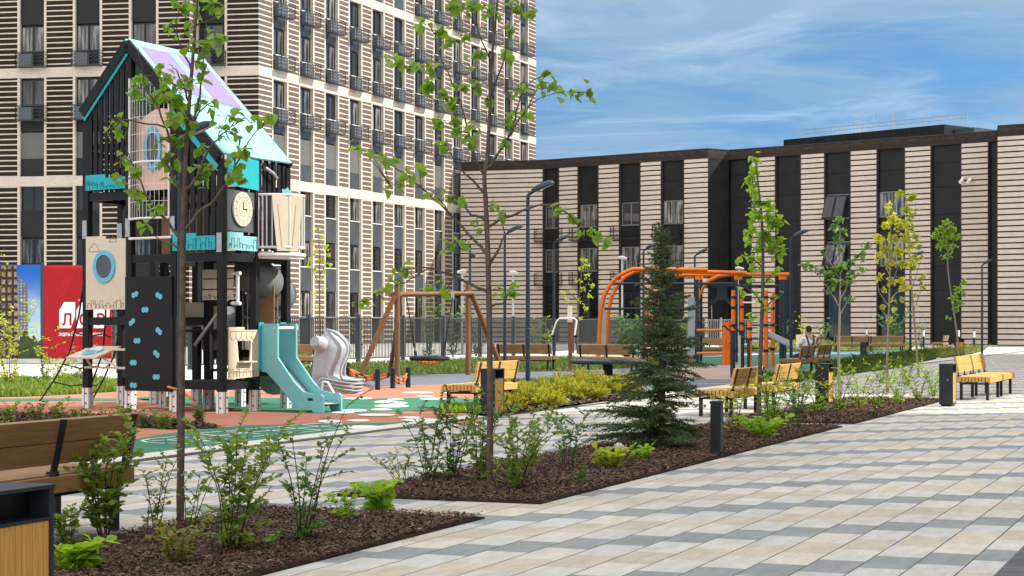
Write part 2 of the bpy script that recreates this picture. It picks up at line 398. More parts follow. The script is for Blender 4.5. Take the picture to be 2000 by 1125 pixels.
# paving: strips along x (=U), tiles of four tones in steps
def paving_mat():
    m = NT('concrete_paving_tiles'); co = m.coord()
    sp = m.n('ShaderNodeSeparateXYZ'); m.ln(co, sp.inputs[0]); u, w = sp.outputs[0], sp.outputs[1]
    q = m.math('DIVIDE', m.math('SUBTRACT', w, 1.79), .285); i = m.math('FLOOR', q); fw = m.math('FRACT', q)
    p = m.math('DIVIDE', m.math('SUBTRACT', m.math('MULTIPLY_ADD', i, .29, m.math('ADD', u, .29)), 10.86), .5625)
    j = m.math('FLOOR', p); fu = m.math('FRACT', p)
    ph = m.math('FRACT', m.math('DIVIDE', m.math('ADD', j, .5), 4.0))
    cb = m.n('ShaderNodeCombineXYZ'); m.ln(i, cb.inputs[0]); m.ln(j, cb.inputs[1])
    wn = m.n('ShaderNodeTexWhiteNoise'); wn.noise_dimensions = '3D'; m.ln(cb.outputs[0], wn.inputs[0])
    rnd = wn.outputs[0]
    grey = (.215, .23, .236); white = (.465, .452, .42); white2 = (.45, .445, .425); sand = (.435, .378, .295)
    c = m.mix(m.math('GREATER_THAN', ph, .25), grey, white)
    c = m.mix(m.math('GREATER_THAN', ph, .5), c, sand)
    c = m.mix(m.math('GREATER_THAN', ph, .75), c, white2)
    # every pale tone wanders a little: some tiles come out sandier or greyer
    sw = m.math('MULTIPLY', m.math('GREATER_THAN', ph, .25), m.ramp(rnd, .55, 1.0, 0, .5))
    c = m.mix(sw, c, (.47, .40, .30))
    n1 = m.noise(m.mapping(co, (.9, 3.2, 1)), 3.2, 6, .62, .5); n2 = m.noise(co, 55, 3); n3 = m.noise(co, .55, 5)
    hs = m.n('ShaderNodeHueSaturation'); m.ln(c, hs.inputs['Color'])
    v = m.math('ADD', m.ramp(rnd, 0, 1, -.07, .07, False), m.ramp(n1, .3, .7, .88, 1.10)); v = m.math('ADD', v, m.ramp(n2, .3, .7, -.05, .05)); v = m.math('MULTIPLY', v, m.ramp(n3, .3, .7, .9, 1.06))
    m.ln(v, hs.inputs['Value']); c = hs.outputs[0]
    stain = m.ramp(m.noise(co, 1.1, 7, .7), .52, .8, 0, .4)
    c = m.mix(stain, c, (.30, .27, .22))
    def edge(f, wd): return m.math('MAXIMUM', m.math('LESS_THAN', f, wd), m.math('GREATER_THAN', f, 1-wd))
    jn = m.noise(co, 2.3, 3)
    lw = m.math('MULTIPLY', edge(fw, .017), m.ramp(jn, .25, .5, .45, 1.0)); lu = m.math('MULTIPLY', edge(fu, .0045), m.ramp(jn, .4, .7, .1, .8))
    jt = m.math('MAXIMUM', lw, lu)
    c = m.mix(jt, c, (.06, .048, .038))
    hgt = m.math('SUBTRACT', m.math('MULTIPLY', rnd, .25), jt); hgt = m.math('ADD', hgt, m.math('MULTIPLY', n2, .12))
    m.bump(hgt, .35, .006)
    return m.base(c, .78, 0, .3)
M['paving'] = paving_mat()
def deck_mat():
    m = NT('dark_strip_paving'); co = m.coord(); sp = m.n('ShaderNodeSeparateXYZ'); m.ln(co, sp.inputs[0])
    q = m.math('DIVIDE', sp.outputs[0], .10); f = m.math('FRACT', q)
    e = m.math('LESS_THAN', f, .09); wn = m.n('ShaderNodeTexWhiteNoise'); wn.noise_dimensions = '1D'; m.ln(m.math('FLOOR', q), wn.inputs['W'])
    c = m.mix(wn.outputs[0], (.075, .075, .085), (.12, .12, .13)); n1 = m.noise(co, 30, 4)
    c = m.mix(m.ramp(n1, .3, .7, 0, .4), c, (.06, .06, .065)); c = m.mix(e, c, (.02, .02, .02))
    return m.base(c, .7)
M['deck'] = deck_mat()
def rubber(name, c):
    m = NT(name); co = m.coord(); n1 = m.noise(co, 160, 2); n2 = m.noise(co, .9, 5); n3 = m.noise(co, 6, 4)
    k = m.mix(m.ramp(n1, .35, .65), mul(c, .8), mul(c, 1.18)); k = m.mix(m.ramp(n2, .38, .68, 0, .55), k, mul(c, .68)); k = m.mix(m.ramp(n3, .5, .75, 0, .2), k, mul(c, 1.25))
    m.bump(n1, .3, .004); return m.base(k, .9, 0, .2)
M['r_salmon'] = rubber('salmon_rubber', (.45, .185, .12)); M['r_green'] = rubber('green_rubber', (.045, .185, .115))
M['r_grey'] = rubber('grey_rubber', (.14, .155, .18)); M['r_white'] = rubber('white_rubber', (.72, .72, .68)); M['r_beige'] = rubber('beige_rubber', (.36, .27, .22))
M['r_blue'] = rubber('blue_rubber', (.13, .23, .32))
def soil_mat():
    m = NT('bark_mulch'); co = m.coord()
    vo = m.n('ShaderNodeTexVoronoi'); m.ln(m.mapping(co, (1, 2.2, 1)), vo.inputs[0]); vo.inputs['Scale'].default_value = 24
    n1 = m.noise(co, 2, 5)
    c = m.mix(m.ramp(vo.outputs[0], 0, .6), (.085, .04, .026), (.015, .008, .006)); c = m.mix(m.ramp(n1, .4, .7, 0, .5), c, (.055, .035, .025))
    m.bump(vo.outputs[0], .8, .02); return m.base(c, .9)
M['mulch'] = soil_mat()
def chip_mat():
    m = NT('bark_chip'); g = m.n('ShaderNodeNewGeometry'); r = g.outputs['Random Per Island']
    c = m.mix(m.ramp(r, 0, .75, 0, 1, False), (.033, .019, .0135), (.125, .07, .05)); c = m.mix(m.ramp(r, .88, 1), c, (.24, .15, .10))
    return m.base(c, .8)
M['chip'] = chip_mat()
M['lawn'] = plain('lawn_soil', (.04, .055, .02), .9, .4, 5)
M['plaza_far'] = plain('pale_far_paving', (.60, .58, .53), .85, .08, .4)
# ================================================================ GROUND
def sheet(name, pts, z, mat, kind='structure', parent=None):
    me = bpy.data.meshes.new(name); bm = bmesh.new()
    vs = [bm.verts.new((p[0], p[1], z)) for p in pts]; bm.faces.new(vs)
    bmesh.ops.triangulate(bm, faces=bm.faces[:]); bmesh.ops.recalc_face_normals(bm, faces=bm.faces)
    bm.normal_update()
    if bm.faces[0].normal.z < 0: bmesh.ops.reverse_faces(bm, faces=bm.faces[:])
    bm.to_mesh(me); bm.free(); me.materials.append(mat)
    o = bpy.data.objects.new(name, me); COL.objects.link(o)
    if parent is not None: o.parent = parent
    elif kind: o['kind'] = kind
    return o
def pxs(pts): return [P(x, y) for x, y in pts]
def smooth_closed(pts, n=4):
    out_ = []; m = len(pts)
    for i in range(m):
        p0, p1, p2, p3 = (Vector(pts[(i+k-1) % m]) for k in range(4))
        for t in [j/n for j in range(n)]:
            out_.append(.5*((2*p1)+(p2-p0)*t+(2*p0-5*p1+4*p2-p3)*t*t+(3*p1-p0-3*p2+p3)*t**3))
    return out_
sheet('ground', [(-900, -200), (900, -200), (900, 1500), (-900, 1500)], -.03, M['concrete'])
pv = MB(); pv.add([(0, 1.3, 0), (150, 1.3, 0), (150, 10.45, 0), (0, 10.45, 0)], [(0, 1, 2, 3)])
tag(pv.build('paving', M['paving'], rz=ANG_U), kind='structure')
dk = MB(); dk.add([(0, -12, .004), (60, -12, .004), (60, 1.3, .004), (0, 1.3, .004)], [(0, 1, 2, 3)])
tag(dk.build('dark_paving', M['deck'], rz=ANG_U), kind='structure')
dr = MB(); dr.box(0, 150, 10.42, 10.56, -.02, .006); tag(dr.build('drain_channel', M['black_steel'], rz=ANG_U), kind='structure')
kb = MB()
for i in range(150): kb.box(i+.004, i+.996, 10.562, 10.95, -.02, .012)
tag(kb.build('kerb', M['kerb'], rz=ANG_U), kind='structure')

# playground surfaces (w > 10.95)
sheet('rubber_ground', pxs([(560, 727), (1560, 706), (1700, 712), (1500, 741.5), (1250, 774.3), (980, 812), (890, 751), (680, 757.5), (400, 760)]), .002, M['r_grey'])
salmon = [G(8, 10.96), G(24.6, 10.96)]+pxs([(905, 832), (1010, 803), (960, 770), (890, 750.5), (800, 753), (680, 757), (560, 763), (440, 762), (230, 764), (100, 771), (-120, 776), (-260, 800)])
sheet('salmon_rubber_ground', salmon, .006, M['r_salmon'])
sheet('green_rubber_patch', [G(9.5, 10.965), G(25.2, 10.965)]+pxs([(1000, 815), (860, 824), (700, 828), (480, 832), (380, 841), (300, 852), (222, 868), (120, 905)]), .010, M['r_green'])
gr2 = smooth_closed(pxs([(270, 777), (380, 774), (470, 776), (560, 779), (680, 780), (830, 778), (960, 781), (1010, 790), (960, 797), (870, 800), (760, 806), (640, 808), (540, 806), (480, 801), (400, 796), (300, 786)]))
sheet('green_rubber_mound', gr2, .011, M['r_green'])
sheet('green_rubber_strip', smooth_closed(pxs([(-60, 781), (60, 779), (160, 778.5), (240, 779.5), (330, 781), (240, 783.5), (100, 784), (-40, 785)])), .011, M['r_green'])
dots = MB()
for (cx, cy, hw, hh) in ((1345,272,120,7),(1600,272,50,5),(1405,300,72,6),(1470,321,112,8),(1170,325,70,5),(880,318,112,7),(1095,345,95,10),(1190,353,75,8),(1140,377,136,12),(1060,405,85,7),(845,412,104,10),(1020,448,150,10),(760,430,90,8),(660,498,95,12),(880,492,92,9),(1290,468,100,8),(1365,488,155,12),(915,544,155,14),(700,519,60,5),(1760,265,80,8)):
    x, y = 480+cx/4, 700+cy/4; c = P(x, y); ex = P(x+hw/4, y)-c; ey = (P(x, y-hh/4)-P(x, y+hh/4))/2
    dots.add([c+ex*math.cos(a)+ey*math.sin(a)+Vector((0, 0, .0145)) for a in [2*math.pi*k/28 for k in range(28)]], [tuple(range(28))])
tag(dots.build('white_rubber_dots', M['r_white']), kind='structure')
hp = MB()
def stroke(pts, w, conv):
    q = [P(*conv(a, b)) for a, b in pts]
    for a, b in zip(q[:-1], q[1:]):
        d = (b-a); n = Vector((-d.y, d.x, 0)).normalized()*w/2; e = d.normalized()*w*.4
        z = Vector((0, 0, .0145)); hp.add([a-e+n+z, b+e+n+z, b+e-n+z, a-e-n+z], [(0, 1, 2, 3)])
c1f = lambda a, b: (a/4, 720+b/4)
for pts in ([(1930,565),(1850,577),(1750,585),(1550,595),(1300,593),(1150,585),(1105,570),(1180,555),(1380,538),(1475,546),(1300,566),(1180,574)],
            [(1300,566),(1460,578),(1640,576),(1520,558)], [(1380,538),(1620,556),(1930,565)], [(1525,515),(1700,533),(1930,545)],
            [(1525,515),(1740,497),(1900,511),(1700,533)], [(1740,497),(1960,478),(2120,492),(1900,511)], [(1475,546),(1700,533)],
            [(1960,478),(2160,462),(2320,474),(2120,492)], [(2160,462),(2350,446),(2500,458),(2320,474)], [(1930,545),(2120,525),(1900,511)],
            [(2120,525),(2330,508),(2120,492)], [(2330,508),(2520,490),(2320,474)], [(2350,446),(2520,432),(2680,444),(2500,458)], [(2520,490),(2690,474),(2500,458)]):
    stroke(pts, .045, c1f)
tag(hp.build('hopscotch_marking', M['r_white']), kind='structure')
sheet('beige_rubber_strip', pxs([(1300, 718), (1450, 712), (1470, 722), (1425, 742), (1280, 740)]), .006, M['r_beige'])
sheet('green_court', pxs([(1320, 700), (1460, 694), (1600, 688), (1760, 684), (1810, 692), (1700, 703), (1560, 722), (1480, 711), (1345, 712)]), .010, M['r_green'])
sheet('blue_court_strip', pxs([(1480, 690), (1620, 687), (1760, 688.5), (1820, 691.5), (1700, 695), (1560, 695)]), .014, M['r_blue'])
wl = MB()
for a, b in (((1540, 699), (1700, 702)), ((1400, 694), (1560, 697)), ((1240, 752), (1450, 751)), ((1500, 692.5), (1720, 699.5))):
    a, b = P(*a), P(*b); d = b-a; n = Vector((-d.y, d.x, 0)).normalized()*.06; z = Vector((0, 0, .018)); wl.add([a+n+z, b+n+z, b-n+z, a-n+z], [(0, 1, 2, 3)])
tag(wl.build('court_line', M['r_white']), kind='structure')
# beyond the fence: pale paving that runs to the buildings, with a blue track along the fence
sheet('far_paving', [G(30, 24.5), G(150, 24.5), G(150, 60), G(30, 60)], -.02, M['plaza_far'])
sheet('blue_track', [G(48, 21.9), G(96, 21.9), G(96, 23.2), G(48, 23.2)], -.004, M['r_blue'])

# ---------------------------------------------------------------- planting beds with bark mulch
def inpoly(x, y, poly):
    r = np.zeros(len(x), bool); n = len(poly)
    for i in range(n):
        x0, y0 = poly[i][0], poly[i][1]; x1, y1 = poly[(i+1) % n][0], poly[(i+1) % n][1]
        c = ((y0 > y) != (y1 > y)) & (x < (x1-x0)*(y-y0)/((y1-y0) or 1e-9)+x0); r ^= c
    return r
def sample(poly, n):
    a = np.array([(p[0], p[1]) for p in poly]); lo, hi = a.min(0), a.max(0); xs = []; ys = []; got = 0
    while got < n:
        x = rng.uniform(lo[0], hi[0], n*2); y = rng.uniform(lo[1], hi[1], n*2); k = inpoly(x, y, poly)
        xs.append(x[k]); ys.append(y[k]); got += k.sum()
    return np.concatenate(xs)[:n], np.concatenate(ys)[:n]
def chips(name, poly, n, ln=(.02, .06), z0=.018):
    x, y = sample(poly, n); L_ = rng.uniform(ln[0], ln[1], n); Wd = L_*rng.uniform(.22, .5, n); a = rng.uniform(0, 2*np.pi, n)
    t1 = rng.normal(0, .28, n); t2 = rng.normal(0, .35, n); z = z0+rng.uniform(0, .022, n)
    ex = np.stack([np.cos(a)*np.cos(t1), np.sin(a)*np.cos(t1), np.sin(t1)], 1); ey = np.stack([-np.sin(a)*np.cos(t2), np.cos(a)*np.cos(t2), np.sin(t2)], 1)
    c = np.stack([x, y, z+.5*L_*np.abs(np.sin(t1))+.5*Wd*np.abs(np.sin(t2))], 1); ex *= (L_/2)[:, None]; ey *= (Wd/2)[:, None]
    v = np.stack([c-ex-ey*.6, c+ex*.8-ey, c+ex+ey*.7, c-ex*.9+ey], 1).reshape(-1, 3)
    o = raw_obj(name, v, np.arange(4*n), np.full(n, 4), M['chip']); return tag(o, kind='stuff')
def bed(u0, u1, skew, w0=5.08, w1=6.9, nchip=9000, ln=(.02, .06)):
    poly = [G(u0, w0), G(u1, w0), G(u1+skew, w1), G(u0, w1)]
    b = MB(); nu = max(8, int((u1-u0)*5)); nw = 10; vs = []; fs = []
    for i in range(nu+1):
        for j in range(nw+1):
            tu, tw = i/nu, j/nw; e = min(1, 6*min(tu, 1-tu), 5*min(tw, 1-tw)); w = w0+(w1-w0)*tw; u = u0+(u1-u0+skew*tw)*tu
            vs.append(G(u, w, .005+e*(.02+.012*random.random())))
    for i in range(nu):
        for j in range(nw): fs.append((i*(nw+1)+j, (i+1)*(nw+1)+j, (i+1)*(nw+1)+j+1, i*(nw+1)+j+1))
    b.add(vs, fs, 0, True); tag(b.build('mulch_bed', M['mulch']), kind='structure')
    e = MB()
    for a, c in zip(poly, poly[1:]+poly[:1]): e.beam(a+Vector((0, 0, .003)), c+Vector((0, 0, .003)), .007, .018)
    tag(e.build('bed_edging', M['mulch']), kind='structure')
    chips('bark_chips', poly, nchip, ln)
    wide = [G(u0, w0-.14), G(u1+.07, w0-.14), G(u1+skew+.07, w1+.1), G(u0, w1+.1)]
    chips('bark_chips', wide, int(nchip*.012)+40, (.012, .04), .006)
    chips('bark_chips', poly, nchip//3, (.008, .022), .03)
bed(6.0, 12.22, 0, nchip=46000, ln=(.012, .038)); bed(13.34, 24.85, 0, nchip=56000, ln=(.013, .042)); bed(25.62, 34.2, 0, nchip=20000, ln=(.02, .055))

def blades(name, poly, n, h, mat, wd=.012, lean=.35):
    x, y = sample(poly, n); a = rng.uniform(0, 2*np.pi, n); cl = .5+.5*np.sin(x*2.1+1.3*np.sin(y*.9))*np.sin(y*1.7+1.1*np.sin(x*1.3)); H_ = h*rng.uniform(.25, 1.1, n)*(.45+.75*cl); l = rng.uniform(.1, 1.1, n)*H_
    dx, dy = np.cos(a), np.sin(a); px_, py_ = -dy*wd/2, dx*wd/2
    z = np.zeros(n)
    v = np.stack([np.stack([x-px_, y-py_, z], 1), np.stack([x+px_, y+py_, z], 1),
                  np.stack([x+dx*l*.4+px_*.8, y+dy*l*.4+py_*.8, H_*.6], 1), np.stack([x+dx*l, y+dy*l, H_], 1), np.stack([x+dx*l*.4-px_*.8, y+dy*l*.4-py_*.8, H_*.6], 1)], 1).reshape(-1, 3)
    o = raw_obj(name, v, np.arange(5*n), np.full(n, 5), mat); return tag(o, kind='stuff')
def lawn(pts, n, h, mat, wd=.02, base='lawn'):
    poly = pxs(pts); sheet(base, poly, .012, M['lawn']); blades('grass', poly, n, h, mat, wd)
lawn([(600, 738), (780, 733), (960, 728), (1130, 724), (1300, 715), (1300, 703), (1120, 700), (930, 703), (700, 711), (560, 722), (545, 735)], 22000, .16, M['grass'], .03)
lawn([(-60, 778), (60, 775), (160, 770), (235, 765), (290, 762), (290, 750), (150, 745), (-60, 752)], 9000, .22, M['leaf_shrub'], .035)
lawn([(930, 757), (1010, 750), (1120, 744), (1250, 742), (1250, 752), (1140, 758), (1000, 766)], 7000, .20, M['grass'], .02)
lawn([(1600, 741), (1690, 727), (1760, 718), (1800, 706), (1830, 699), (1800, 693), (1700, 705), (1600, 722)], 9000, .34, M['grass'], .022)
lawn([(1560, 735), (1600, 741), (1480, 757), (1440, 752), (1500, 742)], 3000, .25, M['grass'], .02)
lawn([(1790, 690), (1880, 686), (1925, 683), (1900, 690), (1840, 698)], 3000, .36, M['grass_pale'], .03)
lawn([(1480, 689), (1620, 686), (1780, 684), (1780, 678), (1600, 679), (1480, 682)], 4000, .5, M['grass_pale'], .035)
lawn([(1400, 690), (1480, 688), (1480, 680), (1300, 692), (1280, 703)], 3000, .3, M['grass'], .03)
# narrow bed of low plants in front of the play tower, left
nb = pxs([(-40, 830), (60, 827), (150, 829), (225, 833), (330, 840), (440, 838), (400, 831), (330, 824), (250, 818), (130, 811), (-40, 808)])
sheet('planting_bed', nb, .013, M['mulch']); chips('bark_chips', nb, 6000, (.03, .07), .02)
sheet('juniper_bed', pxs([(958, 816), (990, 811), (1120, 794), (1255, 776), (1262, 766), (1250, 752), (1000, 767), (935, 790), (925, 812)]), .012, M['mulch'])
chips('bark_chips', pxs([(958, 815), (990, 810.5), (1120, 793.5), (1255, 776), (1250, 755), (1000, 770), (945, 790)]), 9000, (.03, .08), .02)
sheet('green_planter_bed', pxs([(855, 806), (990, 811), (985, 795), (880, 797)]), .016, M['lawn'])
blades('grass', pxs([(858, 806), (985, 810), (980, 796), (885, 798)]), 1500, .14, M['leaf_bright'], .03)
# ================================================================ BUILDINGS
def wframe(origin, d, n):
    """local x along the wall, y into it, z up"""
    d = Vector(d).normalized(); n = Vector(n).normalized()
    m = Matrix.Identity(4)
    for r in range(3): m[r][0] = d[r]; m[r][1] = -n[r]; m[r][2] = (0, 0, 1)[r]; m[r][3] = origin[r]
    return m
def child(mb, name, mats, root, mw):
    o = mb.build(name, mats, root); o.matrix_basis = mw; return o
def inst(o, mw, root):
    c = o.copy(); COL.objects.link(c); c.parent = root; c.matrix_basis = mw; return c

tower = thing('apartment_tower', 'tall apartment tower of striped brown and cream brick with rows of dark windows', 'building', (0, 0, 0))
S0 = 31.5; Y0 = F/S0; X0 = (505-1000)/F*Y0
MWL = wframe((X0, Y0, 0), U, V)
TH = 33.6; TL = 48.0; PER, WW, W0 = 3.54, 1.80, 1.86
ROWS = [3.5, 6.78, 10.12, 13.42, 16.75, 20.1, 23.45, 26.8, 30.15]; BANDS = [(10.62-.62, 10.62), (16.80, 17.42), (23.5, 24.1), (30.2, 30.8)]
BALC = {4, 5, 6, 7, 8}
SPAN = {}
def visible(mw, w, h):
    p = mw @ Vector((w/2, 0, h/2)); px_ = 1000+F*p.x/p.y; py_ = HOR-F*(p.z-EYE)/p.y
    return -15 < px_ < 2015 and -25 < py_ < 690, p.y
def facade(root, mw, cols, length, x_end0, name_seed, brick, rows=ROWS, left_cut=None):
    """cols: list of (x0, x1) window columns; wall with piers, bands, trims and dark columns"""
    w = MB()
    w.box(0, length, .36, .8, 0, TH, 2)
    edges = [0]+[e for c in cols for e in c]+[length]
    for a, b in zip(edges[0::2], edges[1::2]):
        if b-a < .02: continue
        ta = a+(.16 if a > .01 else 0); tb = b-(.16 if b < length-.01 else 0)
        w.box(ta, tb, 0, .36, 0, TH, 0)
        if a > .01: w.box(a, ta, -.012, .362, 0, TH, 1)
        if b < length-.01: w.box(tb, b, -.012, .362, 0, TH, 1)
    for z0, z1 in BANDS: w.box(-.02, length+.01, -.03, .359, z0, z1, 1)
    w.box(-.03, length+.02, -.04, .80, TH, TH+.12, 3)
    child(w, 'wall', [M[brick], M['brick_cream'], M['panel'], M['cap']], root, mw)
    for a, b in cols:
        prev = 0
        for i, t in enumerate(rows):
            lo = t-1.66
            if i in BALC: lo = t-1.7
            if i == 3:  # louvred shutter row with a spandrel under it
                pass
            # spandrel panel under this window, down to the next window head
            below = rows[i-1] if i else 0.0
            z0, z1 = below+.03, lo-.02
            for b0, b1 in BANDS:
                if z0 < b1 and z1 > b0: z0 = max(z0, b1) if b1 < z1 else z0; z1 = min(z1, b0) if b1 >= z1 else z1
            if z1-z0 > .15 and i > 0:
                m2 = mw @ Matrix.Translation((a+.01, 0, z0)); key = (brick, round(z1-z0, 2), round(b-a, 2))
                vis, _ = visible(m2, b-a, z1-z0)
                if not vis or (brick == 'brick_tower' and a > W0+PER*8.5 and z1 < 10): continue
                if key in SPAN: inst(SPAN[key], m2, root)
                else:
                    sp = MB(); sp.box(0, b-a-.02, .16, .30, 0, z1-z0, 0)
                    SPAN[key] = child(sp, 'spandrel', [M['panel_grey'] if brick == 'brick_tower' else M['panel']], root, m2)
# left front: two stepped planes, then the long lit side
D1 = Vector((.984, -.178, 0)).normalized(); N1 = Vector((-.178, -.984, 0)).normalized()
C1 = Vector((X0, Y0, 0))
LC = [(W0+PER*k, W0+PER*k+WW) for k in range(13)]
facade(tower, MWL, LC, TL, 0, 0, 'brick_tower')
# plane F1 (set back, beside the corner): local x runs left to right and ends at the corner
F1L = 4.2; O1 = C1-D1*F1L; MW1 = wframe(O1-N1*0.0, D1, N1)
facade(tower, MW1, [(F1L-2.2-1.75, F1L-2.2)], F1L, 0, 0, 'brick_shaded')
F2L = 24.0; ST = 1.35; O2e = C1-D1*4.02+N1*ST; O2 = O2e-D1*F2L; MW2 = wframe(O2, D1, N1)
F2C = [(F2L-2.15-1.62-3.69*k, F2L-2.15-3.69*k) for k in range(6)][::-1]
facade(tower, MW2, F2C, F2L, 0, 0, 'brick_shaded')
ret = MB(); ret.box(0, ST, 0, .5, 0, TH, 0)
for z0, z1 in BANDS: ret.box(-.01, ST-.02, -.02, .49, z0, z1, 1)
ret.box(ST-.16, ST-.01, -.012, .49, 0, TH-.01, 1)
MWR = wframe(O2e+D1*.001, -N1, D1); child(ret, 'return_wall', [M['brick_tower'], M['brick_cream']], tower, MWR)
rf = MB(); rf.add([tuple(C1-N1*.4-V*.4+Vector((0, 0, TH-.05))), tuple(C1+U*TL-V*.4+Vector((0, 0, TH-.05))), tuple(C1+U*TL-V*18+Vector((0, 0, TH-.05))), tuple(O2-N1*14+Vector((0, 0, TH-.05))), tuple(O2-N1*.4+Vector((0, 0, TH-.05)))], [(0, 1, 2, 3, 4)])
rf.build('roof', M['cap'], tower)
ew = MB(); e0 = C1+U*TL; ew.panel(e0-V*.41, e0-V*18, 0, TH-.06, .4); ew.build('end_wall', M['panel'], tower)
# windows
def window_mesh(kind, w, h):
    fr = MB(); t = .07
    fr.box(0, w, .22, .30, 0, t); fr.box(0, w, .22, .30, h-t, h); fr.box(0, t, .22, .30, t, h-t); fr.box(w-t, w, .22, .30, t, h-t)
    fr.box(w*.47, w*.47+.09, .21, .30, t, h-t)
    if kind == 'side': fr.box(w*.16, w*.16+.06, .215, .30, t, h-t, 1); fr.box(0, w, .10, .22, -.05, -.002, 1)
    else: fr.box(0, w, .12, .22, -.05, -.002)
    return fr
pane_cache = {}
def make_windows(root, spec, kind, w, h):
    """spec: list of matrices; the first 100 of a house stay separate parts"""
    first = None
    for mw in spec:
        if first is None:
            fr = window_mesh(kind, w, h); first = fr.build('window', [M['frame'], M['white_metal'] if kind == 'side' else M['frame']], root); first.matrix_basis = mw
            pn = MB(); pn.box(.06, w-.06, .255, .27, .06, h-.06); pn.build('pane', M['glass'], first)
        else:
            c = inst(first, mw, root)
            for ch in first.children: d = ch.copy(); COL.objects.link(d); d.parent = c
lat = {}
def balcony_mesh(w, dep, h):
    """box of zigzag lattice: thin bars in a frame"""
    b = MB(); t = .035
    def side(o, ex, l):
        o = Vector(o); ex = Vector(ex)
        for z in (0, h-t): b.beam(o+Vector((0, 0, z+t/2)), o+ex*l+Vector((0, 0, z+t/2)), t, t)
        nc = max(2, round(l/.13)); nr = 4; s = l/nc
        for r in range(nr):
            z0 = t+(h-2*t)*r/nr; z1 = t+(h-2*t)*(r+.62)/nr
            for k in range(nc):
                za, zb = (z0, z1) if k % 2 == 0 else (z1, z0)
                b.beam(o+ex*s*k+Vector((0, 0, za)), o+ex*s*(k+1)+Vector((0, 0, zb)), .018, .024)
        for x in (0, l): b.beam(o+ex*x, o+ex*x+Vector((0, 0, h)), t, t)
    side((0, 0, 0), (0, -1, 0), dep); side((w, 0, 0), (0, -1, 0), dep); side((0, -dep, 0), (1, 0, 0), w)
    for k in range(7): b.beam((0, -dep*(k+.5)/7, .015), (w, -dep*(k+.5)/7, .015), .03, .03)
    return b
def make_balconies(root, spec, w, dep, h):
    first = None
    for mw in spec:
        if first is None:
            first = balcony_mesh(w, dep, h).build('balcony', M['lattice'], root); first.matrix_basis = mw
            ub = MB(); ub.cbox(w*.06, w*.52, -.34, -.02, .06, h*.90, .01); ub.build('cooling_unit_box', M['unit'], first)
        else:
            c = inst(first, mw, root)
            for ch in first.children: d = ch.copy(); COL.objects.link(d); d.parent = c
side_w, front_w, side_b, front_b, shut = [], [], [], [], []
for (mwf, cols, sw, sb, wdt) in ((MWL, LC, side_w, side_b, WW), (MW1, [(F1L-2.2-1.75, F1L-2.2)], front_w, front_b, 1.62), (MW2, F2C, front_w, front_b, 1.62)):
    for k, (a, b) in enumerate(cols):
        for i, t in enumerate(ROWS):
            mw = mwf @ Matrix.Translation((a, 0, t-1.66)); vis, dist = visible(mw, wdt, 1.6)
            if not vis: continue
            if mwf is MWL and k >= 9 and i < 3: continue           # behind the low wing
            if i == 3: shut.append((mw, wdt))
            else: sw.append(mw)
            if i in BALC: sb.append(mwf @ Matrix.Translation((a-.02, -.02, t-1.66-1.02)))
make_windows(tower, side_w[:72], 'side', WW, 1.62)
make_windows(tower, front_w[:28], 'front', 1.62, 1.62)
if len(side_w) > 72 or len(front_w) > 28:
    rest = MB()
    for mw in side_w[72:]+front_w[28:]:
        for x0, x1, z0, z1, mi in ((0, 1.6, 0, .07, 0), (0, 1.6, 1.55, 1.62, 0), (.75, .84, .07, 1.55, 0)): 
            c = mw @ Vector(((x0+x1)/2, .26, (z0+z1)/2)); rest.obox(c, mw.to_3x3() @ Vector(((x1-x0)/2, 0, 0)), mw.to_3x3() @ Vector((0, .04, 0)), (0, 0, (z1-z0)/2), mi)
        c = mw @ Vector((.8, .27, .81)); rest.obox(c, mw.to_3x3() @ Vector((.8, 0, 0)), mw.to_3x3() @ Vector((0, .01, 0)), (0, 0, .8), 1)
    tag(rest.build('far_windows', [M['frame'], M['glass']], tower), kind='stuff')
make_balconies(tower, (front_b+side_b)[:100], WW+.04, .55, .95)
sf = None
for mw, wdt in shut:
    if sf is None:
        s_ = MB(); s_.box(.03, WW-.03, .20, .28, -.02, 1.62)
        for z in range(18): s_.box(.03, WW-.03, .185, .205, z*.09, z*.09+.055)
        sf = s_.build('louvred_shutter', M['shutter'], tower); sf.matrix_basis = mw
    else: inst(sf, mw @ Matrix.Diagonal((wdt/WW, 1, 1, 1)), tower)

